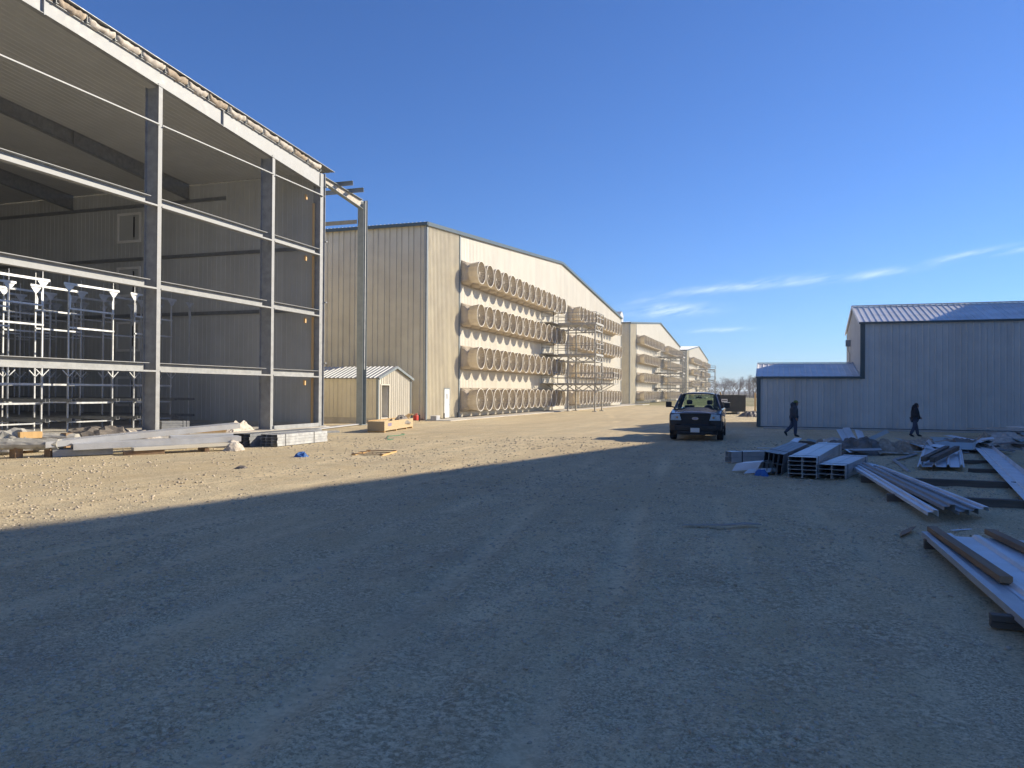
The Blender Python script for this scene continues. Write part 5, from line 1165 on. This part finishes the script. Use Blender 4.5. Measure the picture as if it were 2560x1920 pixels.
trim((2.34, 20.6, 0.16), (3.02, 13.75, 0.12), 0.13, 0.09, 'fourth long galvanized trim in from the empty gravel')
trim((2.44, 20.3, 0.20), (3.22, 14.0, 0.14), 0.17, 0.07, 'innermost long galvanized trim, toward the wide flashing', 'sheet_white')
folded('crumpled_sheet', [(1.7, 22.9, 0.05), (1.95, 22.9, 0.18), (2.15, 22.8, 0.10), (2.3, 22.8, 0.16)], (0.25, -1.6, 0.02), 'sheet_white', 'crumpled white sheets at the far end of the trims', 'metal sheet')
folded('crumpled_sheet', [(1.75, 21.9, 0.03), (1.95, 21.9, 0.08), (2.1, 21.9, 0.03), (2.3, 21.9, 0.10)], (0.12, -0.7, 0.0), 'galv', 'crumpled galvanized scrap under the white sheets', 'metal sheet')
stick('metal_sliver', (2.45, 12.75, 0.005), (2.75, 12.95, 0.01), 0.05, 0.01, 'sheet_white', 'small white metal sliver near the trim ends', 'scrap')
# wide flashing
o = MB().sheet([(6.55, 30.4, 0.16), (6.72, 30.4, 0.14), (6.74, 30.4, 0.17), (7.08, 30.45, 0.13), (7.10, 30.45, 0.24)], (-2.45, -15.0, -0.02)).build('wide_flashing', 'sheet_white', origin=(6.55, 30.4, 0), thick=0.005); tag(o, 'wide white flashing running from the heap to the dunnage timbers', 'flashing')
folded('torn_sheet', [(6.5, 30.4, 0.2), (6.8, 30.5, 0.42), (7.2, 30.6, 0.46)], (0.1, 0.6, 0.03), 'sheet_white', 'white sheet turned up at the far end of the wide flashing', 'metal sheet')
# scattered green-grey sheets
folded('green_sheet', [(4.45, 33.6, 0.26), (4.70, 33.7, 0.22), (4.74, 33.7, 0.16), (5.0, 33.7, 0.12)], (0.30, -5.6, -0.08), 'sheet_green', 'long green-grey trim sloping down from the brown heap', 'metal sheet')
folded('green_sheet', [(4.95, 32.8, 0.24), (5.3, 32.9, 0.22)], (-0.1, -3.8, -0.14), 'sheet_white', 'pale long sheet beside the sloping green trim', 'metal sheet')
folded('green_sheet', [(5.6, 33.0, 0.36), (6.7, 33.4, 0.32), (7.2, 33.3, 0.28)], (-0.35, -3.8, -0.2), 'sheet_green', 'broad green-grey sheet propped on rubbish behind the ribbed sheet', 'metal sheet')
folded('torn_sheet', [(6.3, 34.2, 0.36), (6.6, 34.3, 0.38)], (0.6, -3.6, -0.08), 'sheet_white', 'narrow white strip on the broad green sheet', 'metal sheet')
folded('green_sheet', [(5.2, 29.3, 0.12), (6.3, 29.6, 0.10), (6.4, 29.6, 0.16)], (0.25, 1.0, 0.2), 'sheet_green', 'green sheet end hanging at the edge of the heap', 'metal sheet')
mound('rubbish_heap', (5.0, 32.0, 0), 0.8, 1.5, 0.24, 'insul', 'brown insulation heap under the green sheets', 'heap', 41, rough=0.6)
mound('rubbish_heap', (6.5, 31.8, 0), 0.9, 1.5, 0.30, 'tarp', 'dark rubbish under the broad green sheet', 'heap', 42, rough=0.6)
mound('rubbish_heap', (8.6, 34.4, 0), 1.3, 2.0, 0.40, 'insul_pale', 'pale insulation heap in front of the tall hall', 'heap', 43, rough=0.5)
mound('rubbish_heap', (10.9, 36.0, 0), 1.6, 2.2, 0.46, 'tarp', 'broad dark heap in front of the tall hall beyond the pale insulation', 'heap', 44, rough=0.6)
mound('rubbish_heap', (10.2, 31.5, 0), 1.6, 1.6, 0.28, 'insul_pale', 'flattened pale membrane heap beyond the wide flashing', 'heap', 45, rough=0.6)
mound('rubbish_heap', (7.9, 34.6, 0), 0.4, 0.6, 0.38, 'insul', 'small brown insulation clump by the white planks', 'heap', 46, rough=0.5)
for i, (p0, p1, w, mt_, lb) in enumerate([((8.5, 40.0, 0.45), (9.9, 35.0, 0.62), 0.22, 'cap_white', 'longest white plank on the heap in front of the tall hall'),
        ((8.9, 42.0, 0.35), (9.6, 39.6, 0.5), 0.5, 'insul_pale', 'cream board at the hall end of the heap'),
        ((9.6, 37.9, 0.62), (10.3, 35.2, 0.66), 0.55, 'paper', 'cream board with a dark tear on top of the heap'),
        ((10.3, 38.6, 0.62), (11.3, 36.0, 0.66), 0.2, 'cap_white', 'short white plank behind the torn cream board'),
        ((9.6, 34.2, 0.42), (10.9, 30.6, 0.40), 0.14, 'cap_white', 'narrow white strip on the flattened pale membrane'),
        ((8.2, 33.0, 0.12), (10.4, 29.6, 0.26), 0.16, 'wood_grey', 'dark timber lying against the pale insulation heap')]):
    stick('plank', p0, p1, w, 0.03 if i < 5 else 0.12, mt_, lb, 'plank')
mound('scrap_block', (7.4, 24.3, 0), 0.16, 0.12, 0.10, 'tarp', 'small dark block on bare gravel past the wide flashing', 'scrap', 55, n=6)
folded('torn_sheet', [(4.0, 14.55, 0.01), (4.25, 14.5, 0.05), (4.6, 14.5, 0.02)], (0.05, 0.18, 0.01), 'sheet_white', 'small pale sheet scrap past the end of the trims', 'scrap')
# loose scraps over the heaps
def scraps(n, c, rx, ry, zt, label, group, seed, mats):
    rnd = random.Random(seed)
    for k in range(n):
        a = rnd.uniform(0, 6.28); q = rnd.random() ** 0.5; x = c[0] + rx * q * math.cos(a); y = c[1] + ry * q * math.sin(a); z = 0.03 + zt * (1 - q * q) * rnd.uniform(0.7, 1.0)
        L_ = rnd.uniform(0.35, 1.5); w = rnd.uniform(0.08, 0.32); th = rnd.uniform(0, 6.28); tz = rnd.uniform(-0.12, 0.2) * L_; dx, dy = math.cos(th) * L_, math.sin(th) * L_
        if z + tz < 0.02: tz = 0.02 - z
        nx, ny = -math.sin(th) * w, math.cos(th) * w
        kink = rnd.uniform(-0.06, 0.10)
        o = MB().sheet([(x, y, z), (x + nx * 0.5, y + ny * 0.5, z + kink), (x + nx, y + ny, z + rnd.uniform(-0.02, 0.05))], (dx, dy, tz)).build('metal_scrap', rnd.choice(mats), origin=(x, y, 0), thick=rnd.choice((0.004, 0.004, 0.02)))
        tag(o, label, 'scrap', group)
scraps(22, (2.9, 28.7), 1.5, 1.6, 0.42, 'loose scrap strip strewn on the dark tarp rubbish heap', 'scraps on the dark tarp heap', 1, ['sheet_white', 'insul_pale', 'cap_white', 'tarp', 'sheet_green'])
scraps(18, (5.8, 31.6), 1.6, 2.2, 0.26, 'loose scrap strip strewn around the green sheets', 'scraps around the green sheets', 2, ['sheet_green', 'sheet_green', 'insul', 'sheet_white', 'tarp', 'galv'])
scraps(34, (9.6, 34.0), 2.4, 3.6, 0.42, 'loose scrap strip strewn on the heaps in front of the tall hall', 'scraps in front of the tall hall', 3, ['cap_white', 'insul_pale', 'insul_pale', 'tarp', 'sheet_green', 'wood', 'insul'])
scraps(7, (1.2, 24.5), 1.2, 2.0, 0.03, 'loose scrap strip on the ground behind the channel stacks', 'scraps behind the channel stacks', 4, ['sheet_white', 'galv_dark', 'wood_grey'])
# ribbed sheets in the near corner
def near_stack():
    t = thing('roof_sheet_stack', (1.9, 11.4, 0), 'stack of white ribbed roof sheets with two timbers laid on it', 'metal sheets')
    for k in range(4):
        prof = [(0, 0)]
        for r in (0.10, 0.42, 0.74, 1.06): prof += [(r - 0.055, 0), (r - 0.03, 0.035), (r + 0.03, 0.035), (r + 0.055, 0)]
        prof += [(1.16, 0)]; j = random.uniform(-0.02, 0.02)
        off = 0.12 + j; z = 0.13 + k * 0.006
        MB().sheet([(1.93 + off + u, 11.36 + random.uniform(-0.06, 0.04) * 0, z + h) for u, h in prof], (0.16, -7.4, 0.0)).build('sheet', 'sheet_white', t, thick=0.002)
    MB().sheet([(1.86, 11.50, 0.095), (1.86, 11.50, 0.165), (1.93, 11.50, 0.168), (1.935, 11.50, 0.15), (2.05, 11.50, 0.148)], (0.12, -7.6, 0.0)).build('edge_trim', 'cap_white', t, thick=0.004)
near_stack()
stick('timber', (1.99, 11.55, 0.20), (2.13, 8.62, 0.20), 0.115, 0.07, 'wood', 'brown timber on the roof sheet stack, next to its white edge trim', 'timber')
stick('timber', (2.66, 11.55, 0.205), (2.98, 8.2, 0.205), 0.12, 0.07, 'wood', 'brown timber on the roof sheet stack, on its far side', 'timber')
stick('lumber_block', (1.76, 7.62, 0.03), (3.1, 7.55, 0.03), 0.10, 0.055, 'wood_grey', 'lower of two lumber blocks under the roof sheet stack', 'lumber')
stick('lumber_block', (1.755, 7.60, 0.09), (3.1, 7.58, 0.09), 0.10, 0.055, 'wood_grey', 'upper of two lumber blocks under the roof sheet stack', 'lumber')
stick('lumber_block', (1.9, 4.6, 0.05), (3.3, 4.6, 0.05), 0.10, 0.13, 'wood_grey', 'lumber block under the yard end of the roof sheet stack', 'lumber')
stick('lumber_block', (1.84, 11.2, 0.05), (3.2, 11.2, 0.05), 0.10, 0.13, 'wood_grey', 'lumber block under the far end of the roof sheet stack', 'lumber')
o = MB().prism([(1.64, 11.82, 0.012), (1.78, 12.06, 0.03), (1.93, 12.5, 0.045), (1.86, 12.46, 0.04), (1.70, 12.16, 0.02)], (0.02, -0.01, 0.03)).build('wood_splinter', 'wood', origin=(1.7, 12.0, 0)); tag(o, 'small split wood offcut beside the roof sheet stack', 'wood')
o = MB().prism([(-1.31, 11.70, 0.012), (-1.0, 11.75, 0.02), (-0.72, 11.83, 0.02), (-0.5, 11.98, 0.02), (-0.36, 12.02, 0.024), (-0.30, 12.11, 0.02), (-0.18, 12.16, 0.015), (-0.2, 12.21, 0.015), (-0.42, 12.18, 0.03), (-0.7, 11.96, 0.02), (-1.0, 11.85, 0.018), (-1.28, 11.77, 0.012)], (0, 0, 0.012)).build('broken_lath', 'lath', origin=(-0.75, 11.95, 0)); tag(o, 'broken weathered lath lying alone on the open gravel', 'lath')

# ------------------------------------------------------------------ materials and scrap, left side by the open barn
bundle((-17.26, 22.95, -0.02), R(-1), 3.1, 3, 4, 0.235, 0.098, 'strapped galvanized channel bundle by the barn, bright side to the yard', straps=(0.45, 2.2))
bundle((-18.05, 22.5, -0.02), R(-1), 4.4, 3, 4, 0.225, 0.105, 'galvanized channel bundle standing behind the strapped one', mat='galv_dark')
def capbeam(p0, p1, w, h, label, mat='cap_white'):
    p0 = Vector(p0); p1 = Vector(p1); d = (p1 - p0).normalized(); s = d.cross(Vector((0, 0, 1))).normalized()
    prof = [p0 - s * 0.0 + Vector((0, 0, -h)), p0 + Vector((0, 0, 0)), p0 - s * w + Vector((0, 0, 0.02)), p0 - s * (w + 0.02) + Vector((0, 0, -h * 0.7))]
    o = MB().sheet(prof, p1 - p0).build('wall_trim', mat, origin=tuple(p0), thick=0.006); return tag(o, label, 'trim', 'long white trims by the open barn')
capbeam((-20.0, 16.75, 0.44), (-17.6, 22.3, 0.82), 0.50, 0.17, 'upper long white trim tilted up over the pile by the barn')
capbeam((-19.45, 17.2, 0.36), (-16.85, 21.4, 0.44), 0.40, 0.17, 'lower long white trim lying in front of the tilted one')
capbeam((-19.9, 16.9, 0.20), (-19.0, 18.2, 0.22), 0.5, 0.2, 'short grey trim end under the white trims', 'galv')
for i, (p0, p1, lb) in enumerate([((-18.6, 18.2, 0.05), (-18.0, 19.2, 0.05), 'dunnage board under the middle of the white trims'), ((-17.3, 20.3, 0.05), (-18.1, 20.9, 0.05), 'dunnage board under the end of the white trims by the channel bundle'), ((-19.7, 17.3, 0.06), (-20.3, 18.0, 0.06), 'dunnage board under the grey trim end')]):
    stick('dunnage', p0, p1, 0.14, 0.12, 'wood', lb, 'lumber')
stick('cream_trim', (-18.45, 18.4, 0.17), (-16.9, 21.25, 0.20), 0.28, 0.10, 'cream_main', 'cream trim strip beneath the long white trims', 'trim')
mound('insulation_scrap', (-16.95, 21.15, 0.0), 0.25, 0.35, 0.26, 'insul_pale', 'crumpled cream wrap at the end of the white trims', 'wrap', 61, n=10)
# plastic wrapped bundle
def wrapped(p0, p1, r, label, seed):
    rnd = random.Random(seed); p0 = Vector(p0); p1 = Vector(p1); n = 14; rings = []
    for k in range(n + 1):
        c = p0.lerp(p1, k / n) + Vector((0, 0, rnd.uniform(-0.02, 0.02))); rings.append([c + Vector((-0.35, 0.9, 0)).normalized() * math.cos(a) * r * rnd.uniform(0.95, 1.12) * 1.4 + Vector((0, 0, 1)) * math.sin(a) * r * rnd.uniform(0.8, 1.1) for a in [2 * math.pi * q / 12 for q in range(12)]])
    t = thing('wrapped_bundle', (p0.x, p0.y, 0), label, 'bundle'); MB().loft(rings).build('plastic_wrap', 'plastic', t)
    for f in (0.15, 0.55, 0.9):
        q = p0.lerp(p1, f); MB().box((q.x - 0.12, q.y - 0.12, -0.02), (q.x + 0.12, q.y + 0.12, p0.z - r * 0.6)).build('support_block', 'wood', t)
wrapped((-21.6, 15.4, 0.42), (-19.95, 17.2, 0.36), 0.17, 'long bundle wrapped in clear plastic at the barn edge', 2)
wrapped((-23.2, 16.6, 0.66), (-21.2, 18.9, 0.42), 0.13, 'sagging plastic-wrapped bundle behind the other wrapped one', 6)
mound('plastic_heap', (-22.6, 17.6, 0.12), 0.9, 0.8, 0.55, 'plastic', 'torn grey plastic heap on the slab edge by the wrapped bundles', 'plastic', 63, rough=0.6, n=14)
stick('lumber_block', (-22.0, 17.5, 0.55), (-21.8, 18.1, 0.55), 0.2, 0.2, 'wood_new', 'orange lumber block poking from the torn plastic', 'lumber')
for i, (p0, p1, w, h, mt_, lb) in enumerate([((-21.4, 19.0, 0.18), (-18.9, 22.3, 0.24), 0.35, 0.05, 'cap_white', 'white panel lying behind the tilted trim'), ((-21.9, 19.6, 0.2), (-19.4, 23.2, 0.24), 0.3, 0.06, 'galv', 'galvanized strip lying along the slab edge'), ((-20.3, 21.9, 0.3), (-17.7, 25.2, 0.34), 0.4, 0.10, 'sheet_white', 'pale blue-white panel beyond the tilted trim'),
        ((-20.9, 24.6, 0.16), (-18.2, 29.6, 0.18), 0.32, 0.08, 'galv', 'long galvanized strip running to the corner column'), ((-21.2, 30.5, 0.06), (-23.0, 40.2, 0.05), 0.35, 0.06, 'cap_white', 'long white board on the ground beside the plywood crate')]):
    stick('panel_strip', p0, p1, w, h, mt_, lb, 'panel')
mound('debris_heap', (-23.5, 22.3, 0.10), 0.6, 1.5, 0.42, 'tarp', 'brown debris heap on the slab behind the white panels', 'debris', 64, rough=0.7, n=16, rz=R(-30))
mound('debris_heap', (-22.9, 23.2, 0.10), 0.5, 0.8, 0.3, 'insul_pale', 'pale scrap heap on the slab next to the brown debris', 'debris', 65, rough=0.7, n=12, rz=R(-30))
mound('insulation_roll', (-23.1, 29.2, 0.10), 0.35, 1.1, 0.34, 'insul_pale', 'unrolled tan insulation lying inside between two columns', 'insulation', 66, rough=0.6, n=16, rz=R(8))
stick('pallet_board', (-24.3, 26.6, 0.18), (-22.9, 28.0, 0.18), 0.6, 0.12, 'wood_new', 'low wooden pallet on the slab beside the white block stack', 'pallet')
def blockstack():
    t = thing('panel_stack', (-23.7, 25.8, 0.12), 'stack of pale channels strapped on a pallet just inside the column', 'stack'); t.rotation_euler = (0, 0, R(-32))
    for r in range(5):
        z = 0.10 + r * 0.092
        MB().box((-0.28, -0.55, z), (0.28, 0.55, z + 0.086)).build('layer', 'galv', t, world=False, bevel=0.006)
    for x in (-0.25, 0.0, 0.2): MB().box((x, -0.56, 0.0), (x + 0.08, 0.56, 0.098)).build('skid', 'wood', t, world=False)
    for y in (0.28, 0.42): MB().box((-0.284, y, 0.09), (-0.2801, y + 0.02, 0.57)).box((0.2801, y, 0.09), (0.284, y + 0.02, 0.57)).box((-0.284, y, 0.5601), (0.284, y + 0.02, 0.565)).build('strap', 'strap', t, world=False)
blockstack()
def crate():
    t = thing('plywood_crate', (-18.45, 35.1, 0), 'open plywood crate with blue print beside the lean-to post', 'crate', rz=R(10.5))
    w, l, z0, z1 = 0.42, 2.5, 0.07, 0.52; B = lambda mb, n, m, p=None, **k: mb.build(n, m, p or t, world=False, **k)
    B(MB().box((w - 0.018, -l, z0), (w, l, z1)), 'side_board', 'osb'); B(MB().box((-w, -l, z0), (-w + 0.018, l, z1)), 'side_board', 'osb')
    B(MB().box((-w + 0.0181, -l, z0), (w - 0.0181, -l + 0.018, z1)), 'end_board', 'osb'); B(MB().box((-w + 0.0181, l - 0.018, z0), (w - 0.0181, l, z1)), 'end_board', 'osb')
    B(MB().box((-w + 0.019, -l + 0.019, z0), (w - 0.019, l - 0.019, z0 + 0.02)), 'bottom', 'osb')
    for y in (-2.45, -0.6, 1.2, 2.3): B(MB().box((-w, y, -0.02), (w, y + 0.09, z0 - 0.001)), 'skid', 'wood_new')
    B(MB().box((w + 0.0005, -1.95, 0.27), (w + 0.003, -1.35, 0.42)), 'stencil', 'ink_blue')
    B(MB().box((-w - 0.03, -l, z1), (-w + 0.05, l, z1 + 0.03)), 'lid_batten', 'wood_new')
crate()
mound('plastic_wad', (-18.55, 36.4, 0.30), 0.34, 0.7, 0.36, 'tarp', 'grey wrap bulging out of the plywood crate', 'wrap', 71, n=12)
def pallet():
    t = thing('broken_pallet', (-12.0, 21.7, 0), 'flattened wooden frame lying alone on the sunlit gravel', 'pallet', rz=R(12)); B = lambda mb, n, m: mb.build(n, m, t, world=False)
    for y in (-0.75, 0.0, 0.7): B(MB().box((-0.5, y, 0.03), (0.5, y + 0.11, 0.055)), 'slat', 'wood')
    for x in (-0.5, 0.4): B(MB().box((x, -0.8, -0.02), (x + 0.09, 0.85, 0.029)), 'runner', 'wood_new')
pallet()
mound('blue_rag', (-13.48, 19.9, 0), 0.19, 0.2, 0.11, 'blue_cloth', 'crumpled blue rag on the sunlit gravel', 'rag', 72, n=12, rough=0.6)
mound('dark_rag', (-12.9, 16.4, 0), 0.16, 0.12, 0.05, 'tarp', 'small dark rag on the pale gravel track', 'rag', 73, n=8)
# clutter between shed and barn corner
def jug():
    t = thing('fuel_can', (-22.9, 47.05, 0), 'red plastic fuel can at the barn corner by the shed', 'can')
    MB().box((-0.14, -0.2, 0), (0.14, 0.2, 0.34)).build('tank', 'red_plastic', t, world=False, bevel=0.04); MB().tube([(0, 0.1, 0.33), (0, 0.12, 0.42), (0, 0.2, 0.48)], [0.035, 0.03, 0.02], 8).build('spout', 'red_plastic', t, world=False); MB().tube([(0, -0.15, 0.34), (0, -0.12, 0.42), (0, 0.04, 0.42), (0, 0.06, 0.34)], 0.018, 6).build('handle', 'red_plastic', t, world=False)
jug()
def tote(loc, label):
    t = thing('tote_box', loc, label, 'box'); B = lambda mb, n, m: mb.build(n, m, t, world=False, bevel=0.015)
    B(MB().box((-0.22, -0.3, 0), (0.22, 0.3, 0.26)), 'tub', 'grey_plastic'); B(MB().box((-0.24, -0.32, 0.261), (0.24, 0.32, 0.30)), 'lid', 'paper')
tote((-21.6, 47.3, 0.03), 'grey tote box beside the red fuel can')
stick('scrap_board', (-22.6, 44.2, 0.02), (-22.3, 45.1, 0.5), 0.5, 0.03, 'wood_new', 'pale board propped at the foot of the shed', 'board')
for i, (y, lb) in enumerate(((44.8, 'short black pipe stub standing at the foot of the shed near the board'), (45.9, 'black pipe stub standing at the shed corner'), (49.9, 'black pipe stub standing on the step side of the white door'), (52.3, 'black pipe stub standing between white door and first fan'))):
    o = MB().tube([(-22.1, y, -0.05), (-22.1, y, 0.42)], 0.05, 10).build('pipe_stub', 'black', origin=(-22.1, y, 0)); tag(o, lb, 'pipe', 'pipe stubs by the barn wall')
pts = []
for k in range(40):
    f = k / 39; x = -14.8 - 1.6 * f + 0.3 * math.sin(f * 9); y = 27.5 + 4.2 * f + 0.35 * math.sin(f * 14 + 1); pts.append((x, y, 0.012))
o = MB().tube(pts, 0.013, 5).build('green_rope', 'green_cord', origin=(-15, 28, 0)); tag(o, 'thin green rope snaking over the gravel near the crate', 'rope')

# ------------------------------------------------------------------ loose gravel
def gravel():
    rng = np.random.RandomState(3); N = 52000
    d = 3.3 * np.exp(rng.rand(N) ** 0.85 * math.log(34 / 3.3)); a = np.radians(rng.uniform(-38, 38, N)) - YAW
    x = np.sin(a) * d; y = np.cos(a) * d
    patch = vnoise(x * 0.5 + 7, y * 0.5, 31) * 0.6 + vnoise(x * 1.7, y * 1.7, 32) * 0.4
    keep = rng.rand(N) < np.clip((patch - 0.28) * 2.6, 0.06, 1); x, y, d = x[keep], y[keep], d[keep]
    keep = ~((x > 1.8) & (x < 3.3) & (y > 4) & (y < 11.6)); x, y, d = x[keep], y[keep], d[keep]; n = len(x)
    s = (0.004 + 0.012 * rng.rand(n) ** 3.0) * (0.8 + d / 15.0)
    t = (1 + 5 ** 0.5) / 2
    V = np.array([(-1, t, 0), (1, t, 0), (-1, -t, 0), (1, -t, 0), (0, -1, t), (0, 1, t), (0, -1, -t), (0, 1, -t), (t, 0, -1), (t, 0, 1), (-t, 0, -1), (-t, 0, 1)], float) / 1.9
    Fi = np.array([(0, 11, 5), (0, 5, 1), (0, 1, 7), (0, 7, 10), (0, 10, 11), (1, 5, 9), (5, 11, 4), (11, 10, 2), (10, 7, 6), (7, 1, 8), (3, 9, 4), (3, 4, 2), (3, 2, 6), (3, 6, 8), (3, 8, 9), (4, 9, 5), (2, 4, 11), (6, 2, 10), (8, 6, 7), (9, 8, 1)])
    P = V[None] * (1 + rng.uniform(-0.28, 0.28, (n, 12, 1))) * s[:, None, None] * np.stack([rng.uniform(0.8, 1.5, n), rng.uniform(0.8, 1.4, n), rng.uniform(0.45, 0.9, n)], -1)[:, None, :]
    th = rng.rand(n) * 6.28; c, s_ = np.cos(th)[:, None], np.sin(th)[:, None]
    X = P[..., 0] * c - P[..., 1] * s_ + x[:, None]; Y = P[..., 0] * s_ + P[..., 1] * c + y[:, None]; Z = P[..., 2] + (ground_z(x, y) + s * 0.12)[:, None]
    vs = np.stack([X, Y, Z], -1).reshape(-1, 3); fs = (Fi[None] + (np.arange(n) * 12)[:, None, None]).reshape(-1, 3)
    me = bpy.data.meshes.new('gravel'); me.vertices.add(len(vs)); me.vertices.foreach_set('co', vs.ravel()); me.loops.add(fs.size); me.loops.foreach_set('vertex_index', fs.ravel()); me.polygons.add(len(fs)); me.polygons.foreach_set('loop_start', np.arange(0, fs.size, 3)); me.polygons.foreach_set('loop_total', np.full(len(fs), 3)); me.update(calc_edges=True)
    pm('stone', (0.60, 0.51, 0.38), (0.48, 0.40, 0.29), 7, 0.9, lo=0.4, hi=0.6, detail=1)
    me.materials.append(M['stone']); o = bpy.data.objects.new('gravel', me); col.objects.link(o); o['kind'] = 'stuff'; tag(o, 'loose gravel stones strewn over the dirt yard', 'gravel')
gravel()

# ------------------------------------------------------------------ thin winter haze
hz = MB().box((-2650, -2650, -1.2), (2650, 2650, 27.0)).build('haze', 'black'); hz['kind'] = 'stuff'; tag(hz, 'thin pale winter haze over the yard and the fields', 'haze')
hm = bpy.data.materials.new('haze'); hm.use_nodes = True; hn = hm.node_tree; hn.nodes.clear()
ho = hn.nodes.new('ShaderNodeOutputMaterial'); hv = hn.nodes.new('ShaderNodeVolumePrincipled'); hv.inputs['Color'].default_value = (0.86, 0.92, 1.0, 1); hv.inputs['Density'].default_value = 0.0005; hv.inputs['Anisotropy'].default_value = 0.3
hn.links.new(hv.outputs[0], ho.inputs['Volume']); hz.data.materials[0] = hm
